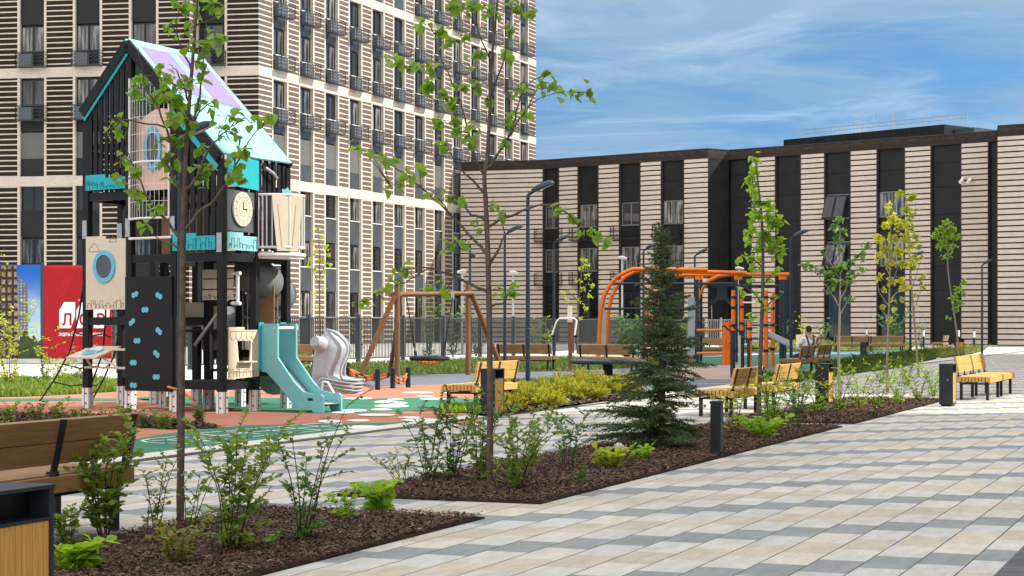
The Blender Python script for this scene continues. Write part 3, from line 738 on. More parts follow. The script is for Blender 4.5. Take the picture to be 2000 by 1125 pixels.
# ---------------------------------------------------------------- low wing
wing = thing('low_wing', 'low four storey wing of pale brick with thin dark courses and tall dark window strips', 'building', (0, 0, 0))
HP = 12.4                                                    # parapet height above the eye
def wp(x, y): Yd = HP*F/(HOR-y); return Vector(((x-1000)/F*Yd, Yd, 0))
WT = HP+EYE; ST_TOP = 11.75+EYE
pa, pb, pc, pd, pe, pf, pg = wp(900, 318.4), wp(1060, 313.8), wp(1382.5, 291.3), wp(1424, 294.3), wp(1947, 256.6), wp(1948.5, 247), wp(2200, 231)
def plane_x(a, b, x):           # distance along a->b at which the wall passes photo column x
    t = (x-1000)/F; d = (b-a).normalized(); return (t*a.y-a.x)/(d.x-t*d.y)
wing_win, wing_bal = [], []
def wing_wall(a, b, strips, full_panel=(), name='wall', depth=.35, zt=ST_TOP):
    d = (b-a).normalized(); n = Vector((d.y, -d.x, 0)); L_ = (b-a).length; mw = wframe(a, d, n)
    cols = [(max(0, plane_x(a, b, x0)), min(L_, plane_x(a, b, x1))) for x0, x1 in strips]
    w = MB(); w.box(0, L_, depth, depth+.5, 0, WT-.02, 2)
    edges = [0]+[e for c in cols for e in c]+[L_]
    for p0, p1 in zip(edges[0::2], edges[1::2]):
        if p1-p0 < .05: continue
        ta, tb = p0+(.10 if p0 > .01 else 0), p1-(.10 if p1 < L_-.01 else 0)
        w.box(ta, tb, 0, depth-.004, 0, zt, 0)
        if p0 > .01: w.box(p0, ta, -.02, depth-.002, 0, zt, 3)
        if p1 < L_-.01: w.box(tb, p1, -.02, depth-.002, 0, zt, 3)
    w.box(0, L_, -.015, depth-.001, zt, WT, 1); w.box(-.01, L_+.01, -.05, depth+.5, WT, WT+.07, 4)
    child(w, name, [M['brick_wing'], M['brick_dark'], M['panel'], M['brick_dark'], M['cap']], wing, mw)
    for k, (p0, p1) in enumerate(cols):
        if k in full_panel:
            zz = [.05, 1.9, 3.6, 5.2, 6.8, 8.6, 10.4, 12.0, zt-.02]
            s = MB(); [s.box(p0+.03, p1-.03, .18, depth-.01, z0, z1-.02) for z0, z1 in zip(zz[:-1], zz[1:])]; child(s, 'facade_panel', [M['panel']], wing, mw)
        else:
            for z0, z1 in ((10.35, 11.7), (11.72, zt-.02), (7.15, 8.55), (3.85, 5.2)): s = MB(); s.box(p0+.03, p1-.03, .20, depth-.01, z0, z1); child(s, 'facade_panel', [M['panel']], wing, mw)
            for t, h in ((10.3, 1.68), (7.05, 1.75), (3.75, 3.3)):
                wing_win.append((mw @ Matrix.Translation((p0+.02, 0, t-h)), p1-p0-.04, h))
            wing_bal.extend([mw @ Matrix.Translation((p0-.55, -.02, 7.6)), mw @ Matrix.Translation((p0-.55, -.02, 4.3))])
    return mw
# the bent left part, its return, the recessed right part and the projecting end
wing_wall(pa, pb, [], name='wall')
wing_wall(pb+(pc-pb)*.0005, pc, [(1062, 1090), (1130, 1167), (1211, 1249), (1293, 1334)], name='wall')
nbal = len(wing_bal)
dret = (pd-pc); rw = MB(); nrm = Vector((-dret.y, dret.x, 0)).normalized()
rl = (pc-pd).length
dn = Vector((1.0, .0, 0)); 
mwr = wframe(pc+Vector((.0, .0, 0)), (pd-pc).normalized(), Vector(((pd-pc).normalized().y, -(pd-pc).normalized().x, 0)))
rw.box(0, rl-.02, 0, .4, 0, ST_TOP, 0); rw.box(0, rl-.03, -.01, .4, ST_TOP, WT, 1); rw.box(0, rl-.06, -.04, .4, WT, WT+.07, 2); rw.box(rl-.02, rl+1.2, .37, .6, 0, WT-.03, 0)
child(rw, 'return_wall', [M['panel'], M['brick_dark'], M['cap']], wing, mwr)
wing_wall(pd, pe, [(1424.5, 1466), (1516, 1562), (1612, 1659), (1714.5, 1765), (1820, 1875), (1932, 1946.5)], full_panel=(0, 1, 4, 5), name='wall')
wing_wall(pf, pg, [], name='wall')
st = MB(); st.panel(pe, pf, 0, WT, .02); st.build('step_wall', M['brick_dark'], wing)
rfw = MB(); back = Vector((8, 26, 0))
rfw.add([tuple(q+Vector((0, 0, WT-.25))) for q in (pa+Vector((0, .4, 0)), pb+Vector((0, .4, 0)), pc+Vector((0, .4, 0)), pd+Vector((0, .4, 0)), pe+Vector((0, .4, 0)), pf+Vector((0, .4, 0)), pg, pg+back, pd+back, pa+back)], [tuple(range(10))]); rfw.build('roof', M['cap'], wing)
for mw, w_, h in wing_win:
    fr = window_mesh('front', w_, h); o = fr.build('window', [M['sash'] if h < 3 else M['frame'], M['frame']], wing); o.matrix_basis = mw
    pn = MB(); pn.box(.06, w_-.06, .255, .27, .06, h-.06); pn.build('pane', M['glass_curtain'] if h < 3 else M['glass_dark'], o)
fb = None
for mw in wing_bal[:nbal]:
    if fb is None: fb = balcony_mesh(2.3, .45, .95).build('balcony', M['black_steel'], wing); fb.matrix_basis = mw
    else: inst(fb, mw, wing)
# two tilted-open window pairs in the strip right of the court lamp
for zt in (10.25, 6.95):
    o_ = pd+(pe-pd).normalized()*plane_x(pd, pe, 1612); d_ = (pe-pd).normalized(); n_ = Vector((d_.y, -d_.x, 0))
    for k in range(2):
        sm = MB(); wv_ = .80; base = o_+d_*(.06+k*.84)+n_*.02
        top = base+Vector((0, 0, zt-.1)); bot = base+n_*.62+Vector((0, 0, zt-1.65))
        cc = (top+bot)/2+d_*wv_/2; az = (top-bot)/2; sm.obox(cc, d_*wv_/2, (az.cross(d_)).normalized()*.02, az, 0)
        sa = sm.build('open_sash', M['frame'], wing); pn = MB(); pn.obox(cc+(az.cross(d_)).normalized()*(-.024), d_*(wv_/2-.07), (az.cross(d_)).normalized()*.008, az*.9, 0)
        pn.build('pane', M['glass'], sa)
# plant room on the roof with railing
q0 = AT(1531, 273, 139.0); q1 = AT(1882, 250, 127.0)
for q in (q0, q1): q.z = 0
dq = (q1-q0).normalized(); nq = Vector((dq.y, -dq.x, 0)); Lq = (q1-q0).length; mwq = wframe(q0, dq, nq)
zr = EYE+(HOR-273)*139.0/F
pr = MB(); pr.box(0, Lq-1.6, 0, 5, WT-.3, zr, 0)
for k in range(10): pr.box((Lq-1.6)*k/10-.015, (Lq-1.6)*k/10+.015, -.02, 0, WT-.3, zr, 1)
pr.box(Lq-1.598, Lq, 1.2, 5, WT-.3, zr-.25, 2)
child(pr, 'plant_room', [M['panel'], M['cap'], M['panel_grey']], wing, mwq)
rl_ = MB()
for z in (.35, .62): rl_.beam((1.5, .4, zr+z), (Lq, .4, zr+z), .035, .035)
for k in range(22): rl_.beam((1.5+(Lq-1.5)*k/21, .4, zr), (1.5+(Lq-1.5)*k/21, .4, zr+.62), .03, .03)
for x, h in ((5.5, 1.3), (7.2, 1.5), (8.9, 1.3)): rl_.cyl((x, 1.5, zr), (x, 1.5, zr+h), .03, 6)
child(rl_, 'roof_railing', M['grey_steel'], wing, mwq)
# camera pair on the wall
dpe = (pe-pd).normalized(); npe = Vector((dpe.y, -dpe.x, 0))
for k, px_ in enumerate((1884, 1899)):
    pos = pd+dpe*plane_x(pd, pe, px_); z = EYE+(HOR-353)*pos.y/F
    t = thing('security_camera', ('white security camera high on the pale brick wall, left one of the pair', 'white security camera high on the pale brick wall, right one of the pair')[k], 'security camera', pos+npe*.05+Vector((0, 0, z)), 0, 'security cameras on the wall')
    b = MB(); b.cyl((0, 0, .1), npe*.22+Vector((0, 0, .1)), .06, 8); b.build('bracket', M['white_metal'], t)
    c = MB(); a0 = npe*.22+Vector((0, 0, .0)); c.tube([a0+Vector((0, 0, .14)), a0+npe*.1, a0+npe*.35+Vector((0, 0, -.14))], [.1, .12, .12], 8); c.build('camera_body', M['white_metal'], t)

# neighbouring blocks outside the picture on the right: they shade the near paving
def block(label, x0, x1, y0, y1, h):
    t = thing('apartment_block', label, 'building', (x0, y0, 0))
    w = MB(); w.box(0, x1-x0, 0, y1-y0, 0, h); w.build('wall', M['brick_wing'], t)
    g = MB(); 
    for k in range(int((y1-y0)//4)):
        for z in range(int(h//3.4)): g.box(-.05, -.002, 1.2+4*k, 2.9+4*k, 1.0+3.4*z, 2.7+3.4*z)
    tag(g.build('window_rows', M['glass_dark'], t), kind='stuff')
block('tall pale brick block beside the near paving', 26, 44, -45, 28.7, 46)
block('lower pale brick block beyond the sunny gap', 26, 44, 36.6, 84, 17.5)

# fence along the court
fl = thing('court_fence', 'long grey metal picket fence behind the playground', 'fence', (0, 0, 0))
f0 = Vector((-6.0, 65.5, 0)); 
fr = MB(); pk = MB()
ts = [-14.0+3.8*k for k in range(0, 17)]
ROT = None
for a, b in zip(ts[:-1], ts[1:]):
    A, B = f0+U*a, f0+U*b
    for z in (.14, 1.60): fr.beam(A+Vector((0, 0, z)), B+Vector((0, 0, z)), .045, .045)
    n = 30
    for k in range(1, n): q = A+(B-A)*k/n; pk.beam(q+Vector((0, 0, .14)), q+Vector((0, 0, 1.60)), .034, .034)
fr.build('rail', M['stone_grey'], fl); tag(pk.build('picket_panel', M['stone_grey'], fl))
for t_ in ts:
    p_ = MB(); p_.beam(f0+U*t_, f0+U*t_+Vector((0, 0, 1.72)), .10, .16, up=tuple(V)); p_.build('post', M['stone_grey'], fl)
fl2 = thing('pale_fence', 'pale grey picket fence behind the orange frame by the dark recess', 'fence', (0, 0, 0))
fr = MB(); a, b = AT(1340, 640, 112), AT(1482, 640, 104); a.z = b.z = 0
for z in (.15, 1.62): fr.beam(a+Vector((0, 0, z)), b+Vector((0, 0, z)), .05, .05)
for k in range(41): q = a+(b-a)*k/40; fr.beam(q+Vector((0, 0, .1)), q+Vector((0, 0, 1.62)), .03, .03)
fr.build('panel', M['grey_steel'], fl2)
for k in (0, 20, 40):
    p_ = MB(); q = a+(b-a)*k/40; p_.beam(q, q+Vector((0, 0, 1.75)), .1, .1); p_.build('post', M['grey_steel'], fl2)
# ================================================================ STREET FURNITURE
def bench_master(wm, name='park_bench'):
    """one seat module 1.8 m long, x along it, facing +y"""
    t = thing(name, 'x', 'bench'); Lh = .88
    for k in range(9):
        s = MB(); y = -.24+k*.06; s.cbox(-Lh, Lh, y-.022, y+.022, .335, .436, .006); s.build('seat_slat', wm, t)
    for y, nm in ((-.285, 'rear_rail'), (.285, 'front_rail')):
        s = MB(); s.cbox(-Lh, Lh, y-.020, y+.020, .315, .424, .006); s.build(nm, wm, t)
    for z0, z1 in ((.505, .642), (.649, .79)):
        s = MB(); 
        y0 = -.25-(z0-.43)*.22; y1 = -.25-(z1-.43)*.22; az = Vector((0, (y1-y0)/2, (z1-z0)/2)); ay = Vector((0, az.z, -az.y)).normalized()*.02
        s.obox((0, (y0+y1)/2, (z0+z1)/2), (Lh, 0, 0), ay, az); s.build('back_plank', wm, t)
    for x in (-.80, 0, .80):
        s = MB(); s.beam((x, -.243, .30), (x, -.245, .45), .05, .02, up=(0, 1, 0)); s.beam((x, -.272, .44), (x, -.355, .79), .055, .018, up=(0, 1, 0)); s.beam((x, -.30, .44), (x, -.24, .44), .05, .03); s.build('back_support', M['black_steel'], t)
    f = MB()
    for x in (-.74, .74): f.box(x-.025, x+.025, -.26, .26, .285, .315)
    for y in (-.2, .2): f.box(-.8, .8, y-.02, y+.02, .285, .314)
    f.build('frame', M['black_steel'], t)
    for x in (-.74, .74):
        for y in (-.235, .235): s = MB(); s.cbox(x-.026, x+.026, y-.026, y+.026, 0, .286, .004); s.build('leg', M['black_steel'], t)
    return t
by = bench_master(M['yellow_wood']); bb = bench_master(M['brown_wood'])
used = set()
def bench(u_dir, px_, Y, kind, face, label, group=None, along=0.0):
    """centre seen at photo column px_ and distance Y; u_dir = direction of its length; face = side it looks to"""
    d = Vector(u_dir).normalized(); nrm = Vector((-d.y, d.x, 0))       # local +y for rz of d
    if nrm.dot(Vector(face)) < 0: d = -d
    rz = math.atan2(d.y, d.x); m = by if kind == 'y' else bb
    loc = Vector(((px_-1000)/F*Y, Y, 0))
    if kind not in used: used.add(kind); m.location = loc; m.rotation_euler = (0, 0, rz); m['label'] = label; o = m
    else: o = dup(m, loc, rz, label)
    if group: o['group'] = group
    return o
BG = 'slatted wooden benches'
def line_bench(pa_, pb_, n, kind, labels):
    pass
# right lit pair (faces the plaza), the near left one, the lit ones by the path
bR0 = P(1893, 784)
for k, lb in enumerate(('sunlit yellow bench beside the tall dark bin, nearer of the joined pair at right', 'sunlit yellow slatted bench at the right edge, farther of the joined pair')):
    c = G(35.2+2.0*k, 4.62)
    bench(U, 1000+c.x/c.y*F, c.y, 'y', V, lb, BG)
c = G(9.85, 7.35); bench(U, 1000+c.x/c.y*F, c.y, 'b', W, 'brown slatted bench seen from behind at the left edge, behind the nearest bin', BG)
c = G(8.03, 7.35); bench(U, 1000+c.x/c.y*F, c.y, 'b', W, 'brown slatted bench at the left edge, joined to the near end of another', BG)
c = G(27.6, 11.55); bench(U, 1000+c.x/c.y*F, c.y, 'y', W, 'lone sunlit yellow bench behind the lit bin, left of the tallest lamp', BG)
for k, lb in enumerate(('yellow slatted bench behind the low bollard, nearer of the pair, half in shade', 'sunlit yellow slatted bench, farther of the pair behind the tall pale green tree')):
    c = G(27.6+2.65*k, 7.4); bench(U, 1000+c.x/c.y*F, c.y, 'y', W, lb, BG).scale = (1, 1, .92)
for k, lb in enumerate(('brown slatted bench left of the seated man, nearer of the pair', 'brown slatted bench the man in overalls sits on')):
    c = G(50.3+2.2*k, 11.55); bench(U, 1000+c.x/c.y*F, c.y, 'b', W, lb, BG)
manbench = c.copy()
bench(V, 1030, 55.0, 'b', U, 'brown bench seen from behind at the grass strip, right of the log swing', BG)
bench(V, 1191, 53.5, 'b', U, 'brown bench seen from behind beyond the grey balancing ring', BG)
bench(V, 575, 54, 'b', U, 'brown bench mostly hidden behind the grey moulded shell and teal slide', BG)
bench((1, -.02, 0), 1662, 90, 'b', (0, 1, 0), 'long brown bench by the wing wall, left of a joined pair behind the yellow tree', BG)
bench((1, -.02, 0), 1731, 89.5, 'b', (0, 1, 0), 'long brown bench by the wing wall, right of a joined pair behind the yellow tree', BG)
bench((1, .05, 0), 1388, 76, 'b', (0, -1, 0), 'brown bench beside the orange parallel bars', BG)
bench(U, 1836, 95, 'b', W, 'small brown bench in front of the wing, near the pale bollard lamps', BG)

def bin_master():
    t = thing('litter_bin', 'x', 'litter bin')        # x: across (wood and mouth on +x and -x), y: along
    b = MB(); b.cbox(-.115, .115, -.20, -.17, .03, .70, .004); b.cbox(-.115, .115, .17, .20, .03, .70, .004); b.box(-.112, .112, -.17, .17, .03, .06)
    b.box(-.112, .112, -.17, .17, .565, .58); b.build('side_panel', M['anthracite'], t)
    b = MB(); b.cbox(-.12, .12, -.205, .205, .70, .718, .004); b.build('lid', M['anthracite'], t)
    b = MB(); b.box(-.012, .012, -.168, .168, .58, .70); b.box(-.105, -.095, -.169, .169, .06, .566); b.build('inner_box', M['black'], t)
    for s in (1, -1):
        for k in range(9):
            q = MB(); y = -.17+.0378*k; q.cbox(s*.098-.012, s*.098+.012, y+.0015, y+.0363, .05, .575, .003); q.build('wood_slat', M['pine_upright'], t)
    b = MB(); b.box(-.09, .09, -.17, .17, 0, .03); b.build('plinth', M['black_steel'], t)
    b = MB(); b.cyl((.03, -.205, .45), (.03, -.199, .45), .012, 10); b.build('lock', M['grey_steel'], t)
    return t
bm0 = bin_master(); RZB = math.atan2(V.y, V.x)
bins = [(Vector((-1.94, 7.83, 0))-U*.20-V*.12, 'large litter bin with wooden slats in the bottom left corner'),
        (P(962, 812), 'sunlit litter bin with yellow slats in front of the lone yellow bench'),
        (P(1610, 791), 'litter bin half hidden by shrubs beyond the pair of lit benches'),
        (P(1851, 793), 'tall dark litter bin next to the joined yellow benches at the right'),
        (P(1688, 706), 'small distant dark litter bin on the green court edge'),
        (P(1874, 692), 'small distant wooden litter bin below the leaning tree')]
for k, (p, lb) in enumerate(bins):
    rz = RZB if k != 5 else RZB-R(75)
    if k == 0: bm0.location = p; bm0.rotation_euler = (0, 0, rz); bm0['label'] = lb; bm0['group'] = 'litter bins'; bm0.location.z = .002
    else: dup(bm0, p, rz, lb, 'litter bins')

# near bollard
t = thing('bollard', 'short square dark bollard standing in the near mulch bed edge', 'bollard', P(1400, 890), RZB)
b = MB(); b.cbox(-.057, .057, -.057, .057, 0, .545, .005); b.build('post', M['anthracite'], t)
b = MB(); b.cbox(-.062, .062, -.062, .062, .548, .582, .006); b.build('cap', M['anthracite'], t)
b = MB()
for k in range(5): b.box(-.045+.02*k, -.037+.02*k, -.0605, -.057, .03, .53)
b.build('groove_strip', M['black'], t)
def bol():
    t = thing('bollard_lamp', 'x', 'bollard lamp')
    b = MB(); b.cyl((0, 0, 0), (0, 0, .70), .055, 12); b.build('post', M['anthracite'], t)
    b = MB(); b.cyl((0, 0, .70), (0, 0, 1.04), .06, 12); b.build('diffuser', M['frost'], t)
    b = MB(); b.cyl((0, 0, 1.04), (0, 0, 1.08), .063, 12); b.build('cap', M['anthracite'], t)
    return t
b0 = bol()
for k, (x, Y, lb) in enumerate(((1570, 118, 'bollard lamp with white top behind the seated man, left of him'), (1604, 120, 'bollard lamp with white top just above the head of the seated man'), (1693, 118, 'bollard lamp with white top behind the long benches'),
        (1804, 101, 'bollard lamp with white top between the two thin yellow trees and the small bench'), (1872.5, 100, 'bollard lamp with white top behind the distant wooden bin'), (1902.5, 92, 'bollard lamp with white top standing in the grass at the far right'))):
    loc = ((x-1000)/F*Y, Y, 0)
    if k == 0: b0.location = loc; b0['label'] = lb; b0['group'] = 'bollard lamps'
    else: dup(b0, loc, 0, lb, 'bollard lamps')

# street lamps: pole with a flat tilted head
def lamp(x, yel, H_=4.0, label='', rz=0.0, hl=.50, tilt=24):
    Y = F*(H_-EYE)/(HOR-yel)
    t = thing('street_lamp', label, 'street lamp', ((x-1000)/F*Y, Y, 0), rz, 'street lamps')
    b = MB(); b.tube([(0, 0, 0), (0, 0, 1.2), (0, 0, H_)], [.052, .048, .036], 12); b.lathe((0, 0, 0), [(.075, 0), (.075, .012), (.054, .02)], 12); b.lathe((0, 0, 1.25), [(.0495, 0), (.0495, .05)], 12); b.build('pole', M['navy_steel'], t)
    hd = MB(); ct, st_ = math.cos(R(tilt)), math.sin(R(tilt)); e = Vector((ct, 0, st_)); n = Vector((-st_, 0, ct)); o = Vector((0, 0, H_-.01))
    arm = MB(); arm.tube([o, o+Vector((.02, 0, .05)), o+e*.10+Vector((0, 0, .045))], [.036, .034, .03], 10); arm.build('bracket', M['navy_steel'], t)
    c0 = o+e*(.08+hl/2)+Vector((0, 0, .06)); vs = []; fs = []; seg = 20; prof = ((1.0, -.030), (1.03, .0), (.95, .045), (.65, .078), (.2, .09)) 
    for r_, h_ in prof:
        for k in range(seg):
            a = 2*math.pi*k/seg; sq = 1.0/max(abs(math.cos(a))**2.6+abs(math.sin(a))**2.6, 1e-6)**(1/2.6)
            vs.append(c0+e*(hl/2*r_*sq*math.cos(a))+Vector((0, 1, 0))*(.125*r_*sq*math.sin(a))+n*h_)
    for i in range(len(prof)-1):
        for k in range(seg): k2 = (k+1) % seg; fs.append((i*seg+k, i*seg+k2, (i+1)*seg+k2, (i+1)*seg+k))
    fs.append(tuple(range((len(prof)-1)*seg, len(prof)*seg))); fs.append(tuple(range(seg))[::-1]); hd.add(vs, fs, 0, True); hd.build('lamp_head', M['navy_steel'], t)
    ln_ = MB(); ln_.prism([(hl*.40*math.cos(2*math.pi*k/16), .095*math.sin(2*math.pi*k/16)) for k in range(16)], c0-n*.034+e*.02, e, Vector((0, 1, 0)), .008); ln_.build('lens', M['lens'], t)
    return t
lamp(1031, 383, 4.0, 'tall grey street lamp in front of the pale brick wing, left of the spruce')
lamp(986, 460, 4.0, 'grey street lamp just left of the tallest lamp in front of the wing')
lamp(1082, 477, 4.0, 'grey street lamp just right of the tallest lamp in front of the wing')
lamp(1257, 491, 4.0, 'distant street lamp behind the tip of the spruce, left of it')
lamp(1357, 501, 4.0, 'distant street lamp right of the spruce tip above the orange bars')
lamp(1545, 468, 4.0, 'dark street lamp at the right of the orange bars, left of the seated man')
lamp(352, 276, 4.0, 'street lamp hidden behind the nearest tree in front of the play tower', 0, .42)
lamp(1778, 506, 4.0, 'distant street lamp behind the golden trees')
lamp(1918, 519, 4.0, 'distant street lamp at the far right before the wing', 0, .42)
def small_lamp(x, y, Y, label, flip=1):
    z = EYE+(HOR-y)*Y/F; t = thing('floodlight_mast', label, 'floodlight', ((x-1000)/F*Y, Y, 0), 0, 'thin grey masts')
    b = MB(); b.tube([(0, 0, 0), (0, 0, z)], [.06, .045], 8); b.build('pole', M['grey_steel'], t)
    h = MB(); h.tube([(-.18*flip, 0, z+.09), (0, 0, z+.08), (.24*flip, 0, z+.03)], [.06, .10, .06], 10); h.build('lamp_head', M['grey_steel'], t)
small_lamp(1002, 535, 92, 'thin grey mast with a small lamp behind the left street lamp')
small_lamp(1215, 506, 95, 'thin grey mast with a round lamp left of the orange bars')
small_lamp(1443, 527, 92, 'thin grey mast with an oval lamp above the orange bars')
small_lamp(903, 533, 84, 'thin grey mast with a tilted lamp above the log swing', -1)
t = thing('spotlight_mast', 'dark mast with two round spotlights above the log swing', 'spotlight', ((918-1000)/F*76, 76, 0))
b = MB(); b.tube([(0, 0, 0), (0, 0, 4.65)], [.07, .05], 10); b.build('pole', M['navy_steel'], t)
for x, z in ((-.15, 4.5), (.13, 4.2)):
    h = MB(); h.lathe((x, -.06, z), [(.02, -.11), (.08, -.09), (.11, 0), (.09, .07), (.03, .11)], 12); h.beam((x, -.06, z), (0, 0, z), .04, .04); h.build('lamp_head', M['navy_steel'], t)

# ---------------------------------------------------------------- log swing with nest seat
Ysw = 48.5
def wpt(x, y, Y=Ysw): return AT(x, y, Y)
t = thing('log_swing', 'wooden log swing frame with a round nest seat on ropes', 'swing', (0, 0, 0))
def log(name, a, b, r=.075, r1=None): m = MB(); m.tube([a, (Vector(a)+Vector(b))/2, b], [r, r*.97, r1 or r*.94], 14); m.build(name, M['log'], t)
def g(v): v.z = 0; return v
tl = wpt(776, 556); tr = AT(914, 556, 50.2)
log('post', g(wpt(776, 736)), tl); log('post', Vector((tr.x, tr.y, 0)), tr+Vector((0, 0, .02)))
log('brace', g(wpt(702, 735, 48.2)), wpt(776, 574)-Vector((.06, .1, .04))); log('brace', Vector((-.25, 52.2, 0)), AT(915, 572, 50.2)+Vector((.07, .1, 0)))
log('brace', Vector((-3.35, 50.6, 0)), wpt(778, 575)+Vector((.05, .15, 0)), .06); 
log('crossbar', wpt(768, 575)-Vector((.1, 0, 0)), AT(924, 573, 50.2), .07)
sc = wpt(839, 700, 49.3); seat = MB(); nseg = 32; rr = .49
seat.tube([sc+Vector((rr*math.cos(2*math.pi*k/nseg), rr*math.sin(2*math.pi*k/nseg), 0)) for k in range(nseg+1)], .058, 8, cap=False); seat.build('seat_ring', M['rubber_black'], t)
net = MB()
for k in range(-4, 5):
    o = k*.1; l = math.sqrt(max(.001, rr*rr-o*o))
    for sw in (0, 1):
        pts = []
        for j in range(9):
            s = -l+2*l*j/8; d_ = 1-(s*s+o*o)/(rr*rr); q = Vector((s, o, -.16*d_)) if sw == 0 else Vector((o, s, -.16*d_)); pts.append(sc+q)
        net.tube(pts, .013, 5)
net.build('seat_net', M['rope'], t)
for sx in (-1, 1):
    for sy in (-1, 1):
        m = MB(); top = wpt(839, 578, 49.3)+Vector((sx*.62, 0, -.03)); m.tube([top, sc+Vector((sx*.36, sy*.33, .03))], .014, 6); m.build('rope', M['rubber_black'], t)
for sx in (-1, 1): m = MB(); top = wpt(839, 578, 49.3)+Vector((sx*.62, 0, 0)); m.box(top.x-.04, top.x+.04, top.y-.09, top.y+.09, top.z-.05, top.z+.09); m.build('hanger', M['grey_steel'], t)

# rope walk: dark posts joined by a sagging orange and black rope
t = thing('rope_walk', 'low rope trail of dark posts joined by orange and black ropes', 'play equipment', (0, 0, 0))
posts = []
for x, yt, yb in ((737.5, 723, 762), (767, 727, 759), (797, 724.5, 757), (679, 724, 743), (640, 726, 745)):
    p = P(x, yb); b = MB(); b.cyl(p, p+Vector((0, 0, .43)), .055, 12); b.lathe(p+Vector((0, 0, .43)), [(.055, 0), (.045, .015), (.02, .022)], 12); b.build('post', M['anthracite'], t); posts.append(p)
for a, b_ in ((2, 1), (1, 3), (0, 3), (3, 4)):
    for dz_ in (0, -.07):
        A, B = posts[a]+Vector((0, 0, .36)), posts[b_]+Vector((0, 0, .33)); pts = [A+(B-A)*k/10+Vector((0, 0, dz_*(k % 10 != 0)-.17*math.sin(math.pi*k/10))) for k in range(11)]
        ro = MB()
        for k in range(10): ro.tube(pts[k:k+2], .026, 6, 0 if k % 3 else 1)
        ro.build('rope', [M['rope'], M['rubber_black']], t)

# moulded shell
t = thing('moulded_shell', 'grey moulded plastic play shell with wavy grooves and a curled lip', 'play equipment', tuple(P(652, 769)))
def shell():
    b = MB(); nz, na = 44, 40; Hs = 1.26; outer = []; inner = []
    for i in range(nz+1):
        h = Hs*i/nz; tt = i/nz
        left = -.44+.12*tt**2.2                             # back edge
        if tt < .22: right = .58-.04*math.sin(tt/.22*math.pi)
        elif tt < .30: right = .58-.44*((tt-.22)/.08)**.6
        elif tt < .45: right = .14+.06*(tt-.30)/.15
        else: right = .20+.10*math.sin(min(1, (tt-.45)/.2)*math.pi/2)
        if tt > .70: k = (tt-.70)/.30; right = .30-.42*k**1.7; left = left+.20*k**2.2
        cx = (left+right)/2; rx = max(.03, (right-left)/2); ry = .36*(1-.35*tt**2) if tt < .7 else .36*(1-.35*tt**2)*(1-.55*((tt-.7)/.3)**2)
        for j in range(na):
            a = 2*math.pi*j/na; x, y = cx+rx*math.cos(a), ry*math.sin(a)
            fr_ = y < 0
            d = math.hypot((x-.55)*1.0, (h-1.0)*.75) if True else 0
            wv = .5+.5*math.cos(2*math.pi*(d+.06*math.sin(5*h+2*x))/.115)
            s = 1-.030*(wv**3)*(1 if abs(math.sin(a)) > .15 else .5)
            b_y = y*s-(.012 if fr_ else 0)*0; outer.append(Vector((cx+rx*math.cos(a)*(.97+.03*s), b_y, h)))
    fs = []
    for i in range(nz):
        for j in range(na): j2 = (j+1) % na; fs.append((i*na+j, i*na+j2, (i+1)*na+j2, (i+1)*na+j))
    fs.append(tuple(range(nz*na, (nz+1)*na))); b.add(outer, fs, 0, True); return b
shell().build('shell_body', M['grey_plastic'], t)
b = MB()
rim = [(.56, -.06, .275), (.40, -.3, .28), (.22, -.34, .30), (.17, -.33, .42), (.20, -.31, .60), (.30, -.28, .86), (.26, -.24, 1.02), (.08, -.18, 1.2), (-.10, -.08, 1.27), (-.12, .06, 1.27), (.08, .18, 1.2), (.28, .26, .98), (.3, .28, .84), (.2, .31, .58), (.2, .33, .34), (.42, .30, .28), (.56, .08, .275), (.60, 0, .275), (.56, -.06, .275)]
b.tube(smooth_closed(rim[:-1], 4), .028, 8, cap=False); b.build('rim', M['grey_plastic'], t)
b = MB()
for q in (.21, .14, .07): b.tube(smooth_closed([(.585-.03*(.21-q)/.07*.5, 0, q), (.42, -.315, q), (.1, -.372, q+.05), (-.2, -.355, q+.10), (-.2, -.30, q), (.42, .315, q)], 5), .02, 6, cap=False)
b.build('groove_rib', M['grey_plastic'], t)
b = MB(); b.tube([(-.22, -.14, .96), (-.32, -.34, 1.03), (-.345, -.40, 1.05)], [.19, .13, .10], 18); b.build('knob', M['grey_plastic'], t)

# balancing ring on a stand
t = thing('balance_ring', 'low grey ring platform on one dark stand in front of the brown benches', 'play equipment', tuple(P(1187, 733)))
b = MB(); b.tube([(1.0*math.cos(2*math.pi*k/40), 1.0*math.sin(2*math.pi*k/40), .37) for k in range(41)], .055, 8, cap=False); b.build('ring', M['navy_steel'], t)
b = MB(); b.lathe((0, 0, .33), [(.97, 0), (.97, .02)], 32); b.build('deck', M['r_grey'], t)
b = MB(); b.cyl((0, 0, 0), (0, 0, .33), .14, 14); b.build('stand', M['black_steel'], t)

# ---------------------------------------------------------------- workout court
Yw = 66.0
t = thing('workout_frame', 'large orange and grey pull up frame with bent orange pipes', 'workout frame', (0, 0, 0))
def wq(x, y, dy=0): return AT(x, y, Yw+dy)
def bent(pts, dy, nm='bent_pipe', r=.072):
    q = []
    for i, (x, y) in enumerate(pts): q.append(wq(x, y, dy if not hasattr(dy, '__len__') else dy[i]))
    q[0].z = 0; b = MB(); b.tube(q, r, 12); b.build(nm, M['orange'], t)
arc = lambda xb, xt, yt, xe, ye: [(xb, 706), (xb+2, 660), (xb+5, 610), (xb+11, 580), (xb+22, 558), (xb+37, 541), (xb+55, 531), (xt, yt), (xe, ye)]
bent(arc(1168, 1236, 525.5, 1382, 527), 0); bent(arc(1183, 1250, 529, 1380, 531), 2.0)
bent([(1260, 706), (1261, 640), (1265, 590), (1272, 562), (1285, 545), (1302, 534), (1322, 530), (1458, 533)], 1.2)
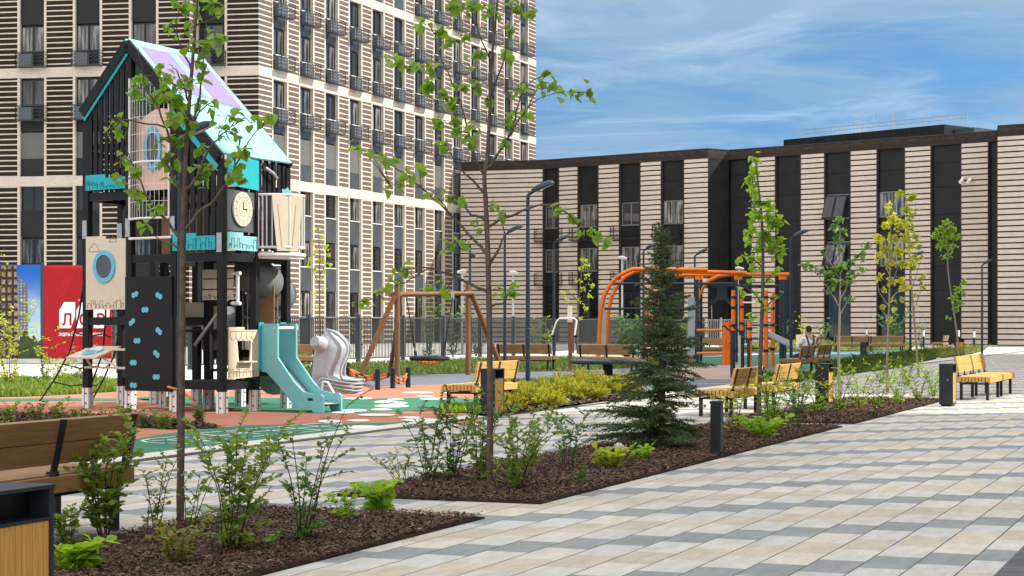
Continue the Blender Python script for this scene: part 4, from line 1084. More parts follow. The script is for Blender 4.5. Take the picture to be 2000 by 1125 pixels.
bent([(1274, 706), (1275, 640), (1279, 595), (1287, 568), (1299, 552), (1316, 541), (1336, 537), (1456, 537)], 3.0)
bent([(1349, 706), (1354, 640), (1362, 590), (1372, 562), (1385, 548), (1402, 540), (1424, 536), (1541, 536)], 2.0)
for x, dy in ((1362, 0), (1369, 2), (1438, .8), (1446, 3), (1525, 1.4), (1533, 3)):
    p = wq(x, 540, dy); b = MB(); b.cyl((p.x, p.y, 0), (p.x, p.y, p.z), .06, 12); b.build('post', M['navy_steel'], t)
    b = MB(); b.cyl((p.x, p.y, p.z-.12), (p.x, p.y, p.z+.03), .078, 12); b.build('collar', M['orange'], t)
for (x0, x1, y, dy) in ((1190, 1440, 554, 1), (1372, 1530, 558, 2.2), (1180, 1362, 603, 1), (1270, 1369, 628, 1.5)):
    b = MB(); b.cyl(wq(x0, y, dy), wq(x1, y, dy), .045, 10); b.build('bar', M['navy_steel'], t)
for x in (1176, 1350):
    b = MB(); p = wq(x, 650, 1); b.box(p.x-.13, p.x+.13, p.y-.02, p.y+.02, .25, 2.35); b.build('board', M['grey_plastic'], t)
# hanging pulley with two ropes
b = MB(); p = wq(1410, 585, 2.2); b.prism([(-.17, .50), (.17, .50), (.17, .12), (.42, -.12), (.42, -.22), (.33, -.22), (.15, -.02), (-.15, -.02), (-.33, -.22), (-.42, -.22), (-.42, -.12), (-.17, .12)], p, (1, 0, 0), (0, 0, 1), .05); b.build('hanger', M['navy_steel'], t)
for s in (-1, 1): b = MB(); b.tube([p+Vector((s*.38, 0, -.2)), p+Vector((s*.37, 0, -1.25))], .022, 6); b.build('rope', M['grey_steel'], t)
t = thing('wall_bars', 'orange climbing bars with white rungs right of the orange frame', 'climbing bars', (0, 0, 0))
for x, y0, dy in ((1432, 567, -8), (1449, 567, -5), (1496, 567, -8), (1509, 570, -5), (1464, 628, -9)):
    p = wq(x, y0, dy); b = MB(); b.cyl((p.x, p.y, 0), (p.x, p.y, p.z), .066, 12); b.build('post', M['orange'], t)
    for dz_ in (.22, .55, 1.1, 1.9): 
        if p.z > 1.9 or dz_ < 1: b = MB(); b.cyl((p.x, p.y, p.z-dz_-.04), (p.x, p.y, p.z-dz_+.04), .085, 12); b.build('clamp', M['black_steel'], t)
for y in (576, 591, 635, 662, 680):
    b = MB(); b.cyl(wq(1451, y, -6), wq(1508, y, -6), .026, 8); b.build('rung', M['white_metal'] if y < 600 else M['black_steel'], t)
t = thing('parallel_bars', 'low orange parallel bars left of the dark step trainers', 'workout frame', (0, 0, 0))
for x in (1416, 1422): p = AT(x, 630, 62); b = MB(); b.cyl((p.x, p.y, 0), (p.x, p.y, EYE+.05), .09, 12); b.build('post', M['orange'], t)
for y in (645, 690): b = MB(); b.cyl(AT(1362, y, 63), AT(1420, y, 62), .045, 8); b.build('bar', M['orange'], t)
b = MB(); q = AT(1421, 662, 61.7); b.tube([q+Vector((.1*math.cos(2*math.pi*k/16), 0, .1*math.sin(2*math.pi*k/16))) for k in range(17)], .022, 6, cap=False); b.build('handle_ring', M['orange'], t)
t = thing('step_trainer', 'dark blue step trainer with two thick posts and bent handles', 'fitness machine', (0, 0, 0))
for x, yt, Y in ((1431, 646, 47.5), (1449, 645, 48.5)):
    p = AT(x, yt, Y); b = MB(); b.cyl((p.x, p.y, 0), (p.x, p.y, p.z), .062, 14); b.build('post', M['navy_steel'], t)
p = AT(1444, 655, 48); b = MB(); b.beam((p.x, p.y-.05, .1), (p.x, p.y-.05, p.z), .055, .03); b.build('lever', M['cream'], t)
for (ax_, ay_), (bx_, by_) in (((1411, 638), (1431, 650)), ((1426, 637), (1447, 650))):
    b = MB(); a_, c_ = AT(ax_, ay_, 47.6), AT(bx_, by_, 47.9); b.tube([a_, a_+Vector((.05, .05, .03)), (a_+c_)/2+Vector((0, 0, .02)), c_], .022, 8); b.build('handle', M['black_steel'], t)
b = MB(); p = AT(1462, 700, 48.2); b.box(p.x-.2, p.x+.25, p.y-.15, p.y+.15, .1, .16); b.cyl((p.x, p.y, 0), (p.x, p.y, 1.0), .04, 8); b.tube([(p.x, p.y, 1.0), (p.x-.25, p.y, 1.05)], .03, 8); b.build('pedal', M['navy_steel'], t)
t = thing('sit_up_bench', 'sloping grey sit up bench behind the pale green tree', 'fitness machine', (0, 0, 0))
a_, c_ = AT(1497, 652, 60), AT(1564, 684, 57); b = MB(); b.beam(a_, c_, .30, .04); b.build('board', M['mid_plastic'], t)
for q in (a_, (a_+c_)/2, c_): b = MB(); b.cyl((q.x, q.y, 0), q, .035, 8); b.build('leg', M['navy_steel'], t)
b = MB(); b.cyl(a_+Vector((-.02, -.22, .1)), c_+Vector((-.02, -.22, .1)), .025, 8); b.build('rail', M['grey_steel'], t)
t = thing('fitness_post', 'wooden post fitness machine with white curved handles behind the brown benches', 'fitness machine', (0, 0, 0))
Yp = 54.5; p = AT(1114, 600, Yp); b = MB(); b.cbox(p.x-.06, p.x+.06, p.y-.06, p.y+.06, 0, p.z, .012); b.build('post', M['log'], t)
b = MB(); b.cbox(p.x-.09, p.x+.05, p.y-.11, p.y-.065, p.z-.45, p.z+.02, .01); b.build('instruction_plate', M['white_metal'], t)
b = MB(); pts = [AT(1078, 655, Yp-.4), AT(1087, 628, Yp-.4), AT(1093, 622, Yp-.4), AT(1122, 622, Yp-.4), AT(1126, 626, Yp-.4), AT(1122, 655, Yp-.4)]; b.tube(pts, .028, 8)
b.beam(AT(1108, 623, Yp-.4), (p.x, p.y, EYE+.14), .05, .05); b.build('handlebar', M['white_metal'], t)
b = MB(); 
for q in (pts[0], pts[-1]): b.cyl(q+Vector((-.02, 0, -.02)), q+Vector((.1, 0, -.02)), .035, 8)
b.build('grip', M['rubber_black'], t)

# ---------------------------------------------------------------- banner wall at the left
Yb = 65.0
t = thing('blue_banner', 'printed banner with a tower block under blue sky at the left edge', 'banner', (0, 0, 0))
xb0, xb1 = (-60-1000)/F*Yb, (79-1000)/F*Yb; zt, zb = EYE+(HOR-517)*Yb/F, EYE+(HOR-738)*Yb/F
def sky_print():
    m = NT('printed_sky'); co = m.coord(); sp = m.n('ShaderNodeSeparateXYZ'); m.ln(co, sp.inputs[0]); k = m.ramp(sp.outputs[2], .8, 3.3)
    n_ = m.ramp(m.noise(co, 1.3, 6), .5, .75, 0, .7); c = m.mix(k, (.42, .55, .68), (.01, .11, .44)); c = m.mix(m.math('MULTIPLY', n_, m.math('SUBTRACT', 1.0, k)), c, (.72, .75, .78)); return m.base(c, .4)
b = MB(); b.box(xb0, xb1, Yb, Yb+.02, zb, zt); b.build('cloth', sky_print(), t)
def quad_print(name, pts, mat_, off): 
    m = MB(); vs = [AT(x, y, Yb-off) for x, y in pts]; m.add(vs, [tuple(range(len(vs)))]); vv = [v+Vector((0, -.002, 0)) for v in vs]; m.add(vv, [tuple(range(len(vv)))]); return m.build(name, mat_, t)
def facade_print(name, c0, c1, sxx, szz):
    m = NT(name); co = m.coord(); sp = m.n('ShaderNodeSeparateXYZ'); m.ln(co, sp.inputs[0])
    a_ = m.math('FRACT', m.math('MULTIPLY', sp.outputs[0], sxx)); z_ = m.math('FRACT', m.math('MULTIPLY', sp.outputs[2], szz)); n_ = m.noise(co, 7, 3)
    k = m.math('MULTIPLY', m.math('LESS_THAN', a_, .6), m.math('LESS_THAN', z_, .62)); k = m.math('MULTIPLY', k, m.ramp(n_, .3, .6)); return m.base(m.mix(k, c0, c1), .4)
quad_print('printed_tower', [(-60, 519), (32, 519), (36, 640), (36, 737), (-60, 737)], facade_print('printed_brown_facade', (.03, .022, .02), (.34, .23, .15), 4.5, 3.6), .008)
quad_print('printed_slab', [(36, 539), (53, 560), (55, 655), (36, 655)], facade_print('printed_grey_facade', (.10, .10, .12), (.36, .36, .40), 9, 9), .010)
quad_print('printed_trees', [(36, 737), (36, 668), (44, 650), (52, 645), (58, 660), (66, 655), (74, 668), (79, 664), (79, 737)], plain('printed_foliage', (.035, .06, .02), .45, .6, 5), .012)
t2 = thing('red_banner', 'red banner with white block letters and a line of white text', 'banner', (0, 0, 0))
xr0, xr1 = (85.5-1000)/F*Yb, (219-1000)/F*Yb
b = MB(); nx, nz = 40, 30; vs = []; fs = []
for i in range(nx+1):
    for j in range(nz+1):
        x = xr0+(xr1-xr0)*i/nx; z = zb+.05+(zt-zb-.07)*j/nz; fx, fz = i/nx, j/nz
        vs.append((x, Yb+.02*math.sin(9*fx+3*fz)+.012*math.sin(17*fx-7*fz)*math.sin(3*fz), z))
for i in range(nx):
    for j in range(nz): fs.append((i*(nz+1)+j, (i+1)*(nz+1)+j, (i+1)*(nz+1)+j+1, i*(nz+1)+j+1))
b.add(vs, fs, 0, True); cl = b.build('cloth', M['red_banner'], t2); sm_ = cl.modifiers.new('thickness', 'SOLIDIFY'); sm_.thickness = .006
def text_mesh(body, size, mat_, parent, loc, name='lettering', sx=1.0, bold=.0):
    cu = bpy.data.curves.new(name, 'FONT'); cu.body = body; cu.size = size; cu.extrude = .004; cu.offset = bold; cu.align_x = 'LEFT'
    to = bpy.data.objects.new('tmp', cu); COL.objects.link(to); dg = bpy.context.evaluated_depsgraph_get(); me = bpy.data.meshes.new_from_object(to.evaluated_get(dg)); bpy.data.objects.remove(to)
    me.name = name; me.materials.clear(); me.materials.append(mat_); o = bpy.data.objects.new(name, me); COL.objects.link(o); o.parent = parent
    o.matrix_basis = Matrix.Translation(loc) @ Matrix.Rotation(R(90), 4, 'X') @ Matrix.Diagonal((sx, 1, 1, 1)); return o
px2m = Yb/F
for k, ch in enumerate('ЛСР'):
    x0 = (116.5+33.5*k-1000)/F*Yb; z0, z1 = EYE+(HOR-641)*px2m, EYE+(HOR-590)*px2m; wd_ = 31*px2m; yy = Yb-.055
    b = MB(); b.prism([(0, 0), (wd_*.72, 0), (wd_, (z1-z0)*.45), (wd_, z1-z0), (wd_*.30, z1-z0), (0, (z1-z0)*.68)] if k != 1 else [(0, 0), (wd_*.8, 0), (wd_, (z1-z0)*.3), (wd_, z1-z0), (wd_*.30, z1-z0), (0, (z1-z0)*.68)], (x0, yy, z0), (1, 0, 0), (0, 0, 1), .01); b.build('letter_block', M['white_print'], t2)
    text_mesh(ch, .56, M['red_banner'], t2, (x0+.09, yy-.012, z0+.11), 'letter', .9, .012)
text_mesh('ЛИДЕРЫ СТРОИТЕЛЬНОЙ РОССИИ', .15, M['white_print'], t2, ((115.5-1000)/F*Yb, Yb-.06, EYE+(HOR-656)*px2m), 'slogan', .60, .004)
t = thing('banner_frame', 'grey steel posts and concrete foot carrying the banners', 'banner frame', (0, 0, 0))
for x in (82, 222, -62): b = MB(); q = (x-1000)/F*Yb; b.box(q-.055, q+.055, Yb+.035, Yb+.15, 0, zt+.05); b.build('post', M['stone_grey'], t)
b = MB(); b.box((-80-1000)/F*Yb, (232-1000)/F*Yb, Yb-.25, Yb+.03, 0, .16); b.build('footing', M['concrete'], t)

# ---------------------------------------------------------------- seated man in overalls
def skin_body(name, joints, edges, mat_, parent, lv=2):
    me = bpy.data.meshes.new(name); me.from_pydata([j[0] for j in joints], edges, []); o = bpy.data.objects.new(name, me); COL.objects.link(o); o.parent = parent
    me.materials.append(mat_); sk = o.modifiers.new('skin', 'SKIN'); sk.use_smooth_shade = True
    lay = me.skin_vertices[0].data if me.skin_vertices else None
    if lay is None:
        bm = bmesh.new(); bm.from_mesh(me); bm.verts.layers.skin.verify(); bm.to_mesh(me); bm.free(); lay = me.skin_vertices[0].data
    for k, j in enumerate(joints):
        r = j[1] if hasattr(j[1], '__len__') else (j[1], j[1]); lay[k].radius = r; lay[k].use_root = (k == 0)
    sb = o.modifiers.new('smooth', 'SUBSURF'); sb.levels = sb.render_levels = lv; return o
rzm = math.atan2(W.y, W.x)-R(90)                 # local +y looks to W
mp = manbench-U*.62; man = thing('person', 'man in dark overalls and pale shirt sitting on a brown bench reading a paper', 'person', tuple(mp+Vector((0, 0, 0))), rzm)
J = [((0, -.02, .52), (.15, .12)), ((0, -.05, .68), (.15, .11)), ((0, -.03, .86), (.165, .115)), ((0, .02, 1.0), (.13, .09)), ((0, .04, 1.07), .055), ((0, .06, 1.12), .055),
     ((-.18, .0, .98), .066), ((.18, .0, .98), .066), ((-.26, .03, .76), .05), ((.30, .05, .78), .05), ((-.16, .24, .70), .036), ((.22, .28, .72), .036), ((-.10, .31, .71), .028), ((.15, .35, .74), .028),
     ((-.10, .06, .49), (.09, .09)), ((.10, .06, .49), (.09, .09)), ((-.13, .42, .48), .068), ((.13, .42, .48), .068), ((-.13, .44, .12), .048), ((.13, .44, .12), .048), ((-.13, .56, .05), .042), ((.13, .56, .05), .042)]
TW = Matrix.Rotation(R(-62), 3, 'Z')
J = [((tuple(TW @ Vector(j[0])) if k > 0 and k < 14 else j[0]), j[1]) for k, j in enumerate(J)]
E_ = [(0, 1), (1, 2), (2, 3), (3, 4), (4, 5), (3, 6), (3, 7), (6, 8), (7, 9), (8, 10), (9, 11), (10, 12), (11, 13), (0, 14), (0, 15), (14, 16), (15, 17), (16, 18), (17, 19), (18, 20), (19, 21)]
skin_body('body', J, E_, M['skin'], man)
sj = [(j[0], tuple(x*1.1 for x in (j[1] if hasattr(j[1], '__len__') else (j[1], j[1])))) for j in J]
keep = [1, 2, 3, 6, 7, 8, 9]; mp_ = {k: i for i, k in enumerate(keep)}; sj_ = [sj[k] for k in keep]; sj_[5] = (tuple(TW @ Vector((-.245, .025, .80))), (.066, .066)); sj_[6] = (tuple(TW @ Vector((.28, .045, .82))), (.066, .066))
skin_body('shirt', sj_, [(mp_[a], mp_[b]) for a, b in E_ if a in mp_ and b in mp_], M['shirt'], man)
keep = [0, 1, 14, 15, 16, 17, 18, 19]; mp_ = {k: i for i, k in enumerate(keep)}; tj = [(J[k][0], tuple(x*1.16 for x in (J[k][1] if hasattr(J[k][1], '__len__') else (J[k][1], J[k][1])))) for k in keep]; tj[1] = (tuple(TW @ Vector((0, -.06, .66))), (.175, .135))
skin_body('trousers', tj, [(mp_[a], mp_[b]) for a, b in E_ if a in mp_ and b in mp_], M['overall'], man)
b = MB()
for s in (-1, 1): b.tube([(s*.05, -.185, .72), (s*.08, -.165, .88), (s*.10, -.11, 1.0), (s*.10, -.0, 1.075), (s*.09, .12, 1.0), (s*.08, .15, .86)], .024, 6)
b.prism([(-.10, 0), (.10, 0), (.065, .14), (-.065, .14)], (0, -.186, .66), (1, 0, 0), (0, .08, 1), .02); b.build('braces', M['overall'], man).rotation_euler = (0, 0, R(-62))
hd = MB(); vs = []; fs = []; ns, nr_ = 16, 12
for i in range(nr_+1):
    th = math.pi*i/nr_
    for k in range(ns):
        a = 2*math.pi*k/ns; x, y, z = .077*math.sin(th)*math.cos(a), .096*math.sin(th)*math.sin(a), .115*math.cos(th)
        if z < 0: x *= 1-.25*(-z/.115); y = y*(1-.12*(-z/.115))+.012*(-z/.115)
        if y > .06 and abs(x) < .02 and -.04 < z < .02: y += .022            # nose
        vs.append((x, y+.085, z+1.215))
for i in range(nr_):
    for k in range(ns): k2 = (k+1) % ns; fs.append((i*ns+k, i*ns+k2, (i+1)*ns+k2, (i+1)*ns+k))
hd.add(vs, fs, 0, True)
for s in (-1, 1): hd.disc((s*.079, .08, 1.21), (0, 1, 0), (0, 0, 1), .028, .016, 10)
hd.build('head', M['skin'], man).rotation_euler = (0, 0, R(-62))
hr = MB(); vs = []
for i in range(8):
    th = math.pi*.62*i/7
    for k in range(ns):
        a = 2*math.pi*k/ns; y = .106*math.sin(th)*math.sin(a); z = .124*math.cos(th)
        if math.sin(a) > .3: z = max(z, .05)
        vs.append((.086*math.sin(th)*math.cos(a), y+.078, z+1.222))
hr.add(vs, [(i*ns+k, i*ns+(k+1) % ns, (i+1)*ns+(k+1) % ns, (i+1)*ns+k) for i in range(7) for k in range(ns)], 0, True); hr.build('hair', M['hair'], man).rotation_euler = (0, 0, R(-62))
for s, c_ in ((-1, (-.10, .33, .71)), (1, (.15, .37, .74))):
    h = MB(); c_ = Vector(c_)
    for k in range(4): o_ = Vector(((k-1.5)*.018, 0, 0)); h.tube([c_+o_, c_+o_+Vector((0, .045, .01)), c_+o_+Vector((0, .07, -.012-.004*k))], [.010, .009, .007], 6)
    h.tube([c_+Vector((-s*.03, -.01, 0)), c_+Vector((-s*.05, .025, .012)), c_+Vector((-s*.045, .05, .01))], [.011, .010, .008], 6); h.cbox(c_.x-.036, c_.x+.036, c_.y-.045, c_.y+.012, c_.z-.014, c_.z+.014, .01); h.build('hand', M['skin'], man).rotation_euler = (0, 0, R(-62))
t = thing('newspaper', 'open yellowed paper held up by the seated man', 'paper', tuple(mp+Matrix.Rotation(rzm+R(-62), 3, 'Z') @ Vector((.04, .40, .74))), rzm+R(-62))
b = MB(); b.prism([(-.02, 0), (.36, -.01), (.37, .36), (-.01, .35)], (0, 0, 0), (1, .18, 0), (0, .35, 1), .004); b.prism([(-.02, 0), (-.30, -.01), (-.28, .34), (-.01, .35)], (0, 0, 0), (1, -.22, 0), (0, .35, 1), .004); b.build('sheet', M['paper'], t)
# ================================================================ PLAY TOWER
PT = thing('play_tower', 'black wooden play tower with a steep pale teal and lilac roof, slides and climbing wall', 'play tower', (0, 0, 0))
Ip = Vector((-4.5, 28.6, 0)); pv_ = Vector((.838, -.62, 0)); qv_ = Vector((.39, .85, 0))
def Q(i, j, z=0.0): return Ip+pv_*(i-3)+qv_*j+Vector((0, 0, z))
PH = pv_.normalized(); QH = qv_.normalized(); ZH = Vector((0, 0, 1))
NF = PH.cross(ZH); NF = NF if NF.y < 0 else -NF                   # outward of the front row
NR = QH.cross(ZH); NR = NR if NR.x > 0 else -NR                   # outward of the right side
def roofz(i): return 4.97+1.0*i if i <= 1 else 5.97-.96*(i-1)
BK = M['black']
def part(mb, name, mat, parent=None): return mb.build(name, mat, parent or PT)
# posts with white feet
for i in range(4):
    for j in range(3):
        top = roofz(i)-.10
        b = MB(); b.beam(Q(i, j, .30), Q(i, j, top), .115, .115, up=tuple(QH)); po = part(b, 'post', BK)
        f = MB(); f.beam(Q(i, j, 0), Q(i, j, .34), .135, .135, up=tuple(QH)); ft = part(f, 'foot', M['white_metal'], po)
        s = MB(); s.obox(Q(i, j, .17)+PH*.0-NF*0+NF*.0685, PH*.006, NF*.002, (0, 0, .168)); s.obox(Q(i, j, .17)+NR*.0685, QH*.006, NR*.002, (0, 0, .168)); s.build('foot_seam', BK, po)
        bo = MB()
        for z in (.09, .25):
            for n_, t_ in ((NF, PH), (NR, QH)):
                bo.cyl(Q(i, j, z)+n_*.066+t_*.035, Q(i, j, z)+n_*.078+t_*.035, .012, 8)
        bo.build('bolts', BK, po)
for i, j, z in ((0, 0, 2.95), (1, 0, 2.95), (2, 0, 2.95), (3, 0, 2.66), (0, 1, 2.95), (3, 1, 2.6)):
    b = MB(); c = Q(i, j, z); b.obox(c+NF*.062, PH*.052, NF*.006, (0, 0, .15)); part(b, 'bracket_plate', M['grey_steel'])
def hbeam(a, b, z, h=.13, w=.06, mat=BK, off=None):
    m = MB(); p0, p1 = Q(a[0], a[1], z), Q(b[0], b[1], z); m.beam(p0, p1, w, h); return part(m, 'beam', mat)
def deck(i0, i1, j0, j1, z):
    m = MB(); c = [Q(i0, j0, z), Q(i1, j0, z), Q(i1, j1, z), Q(i0, j1, z)]; m.add(c+[x+Vector((0, 0, -.04)) for x in c], [(0, 1, 2, 3), (7, 6, 5, 4), (0, 4, 5, 1), (1, 5, 6, 2), (2, 6, 7, 3), (3, 7, 4, 0)]); part(m, 'deck', BK)
for (a, b, z) in (((2, 0), (3, 0), .43), ((3, 0), (3, 1), .43), ((2, 0), (2, 1), .43), ((2, 1), (3, 1), .43), ((2, 0), (3, 0), 2.44), ((3, 0), (3, 1), 2.44), ((3, 1), (3, 2), 2.44), ((2, 1), (3, 1), 2.44), ((1, 0), (2, 0), 2.44),
                  ((0, 0), (1, 0), 3.48), ((0, 0), (0, 1), 3.48), ((0, 1), (1, 1), 3.48), ((0, 0), (1, 0), 1.44), ((0, 1), (1, 1), 1.44), ((0, 0), (0, 1), 1.44), ((1, 1), (2, 1), 1.44), ((1, 2), (2, 2), 1.2), ((2, 1), (2, 2), .9), ((2, 2), (3, 2), .9), ((3, 1), (3, 2), .62), ((1, 1), (1, 2), 2.44), ((2, 1), (2, 2), 1.75)):
    hbeam(a, b, z)
deck(2, 3, 0, 1, .50); deck(2, 3, 1, 2, .66); deck(2, 3, 0, 2, 2.51); deck(1, 2, 0, 1, 2.45); deck(0, 1, 0, 1, 3.55); deck(1, 2, 1, 2, 1.3)
def face_pt(a, b, t, z, off, n): return Q(a[0]+(b[0]-a[0])*t, a[1]+(b[1]-a[1])*t, z)+n*off
def board(a, b, t0, t1, prof, mat, name, n, off=.07, th=.02):
    """flat panel on one bay; prof in (t 0..1 across, z) """
    o = face_pt(a, b, 0, 0, off, n); e = (Q(*b)-Q(*a)); m = MB(); m.prism(prof, o, e, ZH, th); return part(m, name, mat)
def step_panel(t0, t1, z0, z1, st=.05, k=.5): return [(t0, z0), (t1, z0), (t1, z1-st), (t0+(t1-t0)*k, z1-st), (t0+(t1-t0)*k, z1), (t0, z1)]
def strokes(parent, a, b, n, off, segs, w, mat, name='engraving'):
    o = face_pt(a, b, 0, 0, off, n); e = (Q(*b)-Q(*a)); l = e.length; eh = e/l; m = MB()
    for s in segs:
        for p0, p1 in zip(s[:-1], s[1:]):
            A = o+eh*p0[0]+ZH*p0[1]; B = o+eh*p1[0]+ZH*p1[1]; d = (B-A); 
            if d.length < 1e-5: continue
            m.beam(A, B, .003, w, up=tuple(d.cross(n)))
    return m.build(name, mat, parent)
def skyline(x0, x1, z0, hmax, seed):
    r = random.Random(seed); segs = []; x = x0
    while x < x1-.04:
        w = r.uniform(.05, .11); h = r.uniform(.35, 1)*hmax
        if x+w > x1: w = x1-x
        if r.random() < .35: segs.append([(x, z0)]+[(x+w*(.5-.5*math.cos(math.pi*k/8)), z0+h*.6*math.sin(math.pi*k/8)) for k in range(9)])
        else:
            segs.append([(x, z0), (x, z0+h), (x+w, z0+h), (x+w, z0)])
            if r.random() < .5: segs.append([(x+w*.4, z0+h*.55), (x+w*.4, z0+h*.75), (x+w*.65, z0+h*.75), (x+w*.65, z0+h*.55), (x+w*.4, z0+h*.55)])
        x += w+r.uniform(.0, .02)
    return segs
A0, C0, F0_, I0 = (0, 0), (1, 0), (2, 0), (3, 0); K0, L0 = (3, 1), (3, 2)
LP = pv_.length; LQ = qv_.length
# left bay: teal strip, porthole board, drawing table
p = board(A0, C0, 0, 1, step_panel(.04, .96, 3.59, 3.84, .06, .5), M['teal'], 'skyline_panel', NF); strokes(p, A0, C0, NF, .083, skyline(.08, LP-.1, 3.61, .15, 1), .008, M['teal_dark'])
p = board(A0, C0, 0, 1, step_panel(.05, .97, 1.63, 2.83, .05, .5), M['cream'], 'porthole_panel', NF)
strokes(p, A0, C0, NF, .083, skyline(.08, LP-.08, 1.65, .15, 2)+[[(.12, 2.58), (.16, 2.66), (.2, 2.65), (.24, 2.72), (.32, 2.68), (.36, 2.62), (.42, 2.58), (.12, 2.58)], [(.62, 2.73), (.66, 2.78), (.72, 2.81), (.78, 2.77), (.8, 2.73), (.62, 2.73)]], .007, M['cream_line'])
oc = face_pt(A0, C0, .49, 2.33, .09, NF); m = MB(); m.ring(oc, PH, ZH, .265, .19, .03, 36); m.build('porthole_ring', M['aqua'], p)
m = MB(); m.disc(oc-NF*.006, PH, ZH, .195, .008, 32); m.build('porthole_glass', M['plexi'], p)
def slats(a, b, n, z0, topf, cnt, off=.05, midrails=(), w=.082, t0=.06, t1=.94, name='slat'):
    for k in range(cnt):
        t = t0+(t1-t0)*(k+.5)/cnt; m = MB(); c = face_pt(a, b, t, 0, off, n); zt = topf(t); e = (Q(*b)-Q(*a)).normalized()
        if zt-z0 < .1: continue
        m.obox(c+ZH*((z0+zt)/2), e*w/2, n*.011, ZH*(zt-z0)/2); part(m, name, BK)
    for z in midrails:
        m = MB(); m.beam(face_pt(a, b, 0, z, off-.03, n), face_pt(a, b, 1, z, off-.03, n), .03, .09); part(m, 'slat_rail', BK)
slats(A0, C0, NF, 3.62, lambda t: roofz(t)-.06, 7, .045, (4.3,))
slats(F0_, I0, NF, 2.52, lambda t: roofz(2+t)-.06, 6, .045, (3.25,), .10)
slats(K0, L0, NR, 2.6, lambda t: 3.98, 3, .02, (), .09, .02, .5); slats(K0, L0, NR, 3.3, lambda t: 3.98, 3, .02, (), .09, .5, .98)
slats((0, 2), (1, 2), -NF, 2.6, lambda t: roofz(t)-.06, 6, .0, (3.6,)); slats((2, 2), (3, 2), -NF, 2.6, lambda t: roofz(2+t)-.06, 6, .0, (3.3,)); slats((0, 0), (0, 1), -NR, 3.6, lambda t: 4.85, 6, .02, (4.2,)); slats((0, 1), (0, 2), -NR, 3.6, lambda t: 4.85, 6, .02, (4.2,))
# teal and lilac gable strips under the barge
for (i0, i1, d) in ((0, 1, -.20), (2.0, 2.98, -.25)):
    m = MB(); a, b = Q(i0, 0, roofz(i0)+d)+NF*.085, Q(i1, 0, roofz(i1)+d)+NF*.085; m.beam(a, b, .012, .09, up=(0, 0, 1)); part(m, 'gable_strip', M['teal'])
m = MB()
for k, t in enumerate((.42, .56, .70, .84)):
    c = Q(t, 0, 0)+NF*.02; zt = roofz(t)-.25; m.obox(c+ZH*(zt-.22-.05*k), PH*.02, NF*.004, ZH*(.22+.05*k))
part(m, 'lilac_board', M['lilac'])
m = MB(); m.panel(Q(.25, .55), Q(.95, .55), 4.0, 4.75, .02); part(m, 'pink_board', M['pink'])
# climbing wall
p = board(C0, F0_, 0, 1, [(-.02, .32), (1.02, .32), (1.02, 2.15), (-.02, 2.15)], BK, 'climbing_wall', NF, .085, .025)
for (x, y, an) in ((275, 575, 20), (320, 577.5, -25), (294, 605, 0), (269.5, 629, 35), (320, 647, -35), (279, 666, 0), (315.5, 692, -35), (272, 709, 0), (315, 737, 0), (272, 753.5, -5), (300, 560, 5)):
    if y == 560: continue
    t = (x-257)/(341-257); Yc = 29.55-.62*(t-.0)+.0; z = EYE+(HOR-y)*Yc/F; c = face_pt(C0, F0_, t, z, .10, NF); e = PH*math.cos(R(an))+ZH*math.sin(R(an)); f = -PH*math.sin(R(an))+ZH*math.cos(R(an))
    m = MB(); out2 = []
    for k in range(24):
        a = 2*math.pi*k/24; r = .042+.036*abs(math.cos(a))**1.5; out2.append((r*math.cos(a)*1.0, r*math.sin(a)*(.95 if abs(math.cos(a)) > .35 else .75)))
    m.prism(out2, c, e, f, .022)
    for s in (-1, 1): m.cyl(c+e*.045*s+NF*.011, c+e*.045*s+NF*.014, .010, 8, 0)
    m.build('climbing_hold', M['aqua'], p)
# mesh window with a pink back board and ring
zb0, zb1 = 3.08, 5.35
m = MB(); cB = [face_pt(C0, F0_, t, 0, .10+.12*math.sin(math.pi*t), NF) for t in [k/12 for k in range(13)]]
def bow(t): return face_pt(C0, F0_, .06+.88*t, 0, .08+.13*math.sin(math.pi*t), NF)
for k in range(13):
    t = k/12; zt = min(zb1, roofz(1+.06+.88*t)-.12); m.cyl(bow(t)+ZH*zb0, bow(t)+ZH*zt, .004 if k not in (0, 12) else .018, 6)
for z in [zb0+.27*k for k in range(9)]:
    pts = [bow(k/12)+ZH*z for k in range(13) if z < roofz(1+.06+.88*k/12)-.1]
    if len(pts) > 2: m.tube(pts, .004, 5)
for z in (zb0, 3.98): m.tube([bow(k/12)+ZH*z for k in range(13)], .02, 6)
part(m, 'mesh_guard', M['white_metal'])
m = MB(); o = Q(1, .14); e = Q(2, .14)-Q(1, .14); m.prism([(.02, 3.55), (.98, 3.55), (.98, 4.72)]+[(.98-.96*k/8, 4.72+.14*math.sin(math.pi*k/8*1.2)) for k in range(1, 8)]+[(.02, 4.78)], o, e, ZH, .02); pk_ = part(m, 'pink_board', M['pink'])
m = MB(); m.ring(Q(1.42, .14, 4.22)+NF*.03, PH, ZH, .36, .255, .03, 32, 0, .55, 1.0); m.build('porthole_ring', M['aqua'], pk_)
m = MB(); m.disc(Q(1.42, .14, 4.22)+NF*.022, PH, ZH, .27, .008, 24, 0, .55, 1.0); m.build('porthole_glass', M['plexi'], pk_)
m = MB(); m.panel(Q(1.02, .9), Q(1.98, .9), 2.52, 3.5, .02); part(m, 'back_board', M['brown_wood'])
m = MB(); m.cyl(face_pt(C0, F0_, .02, 2.77, .05, NF), face_pt(C0, F0_, .98, 2.77, .05, NF), .022, 8); part(m, 'grab_rail', M['white_metal'])
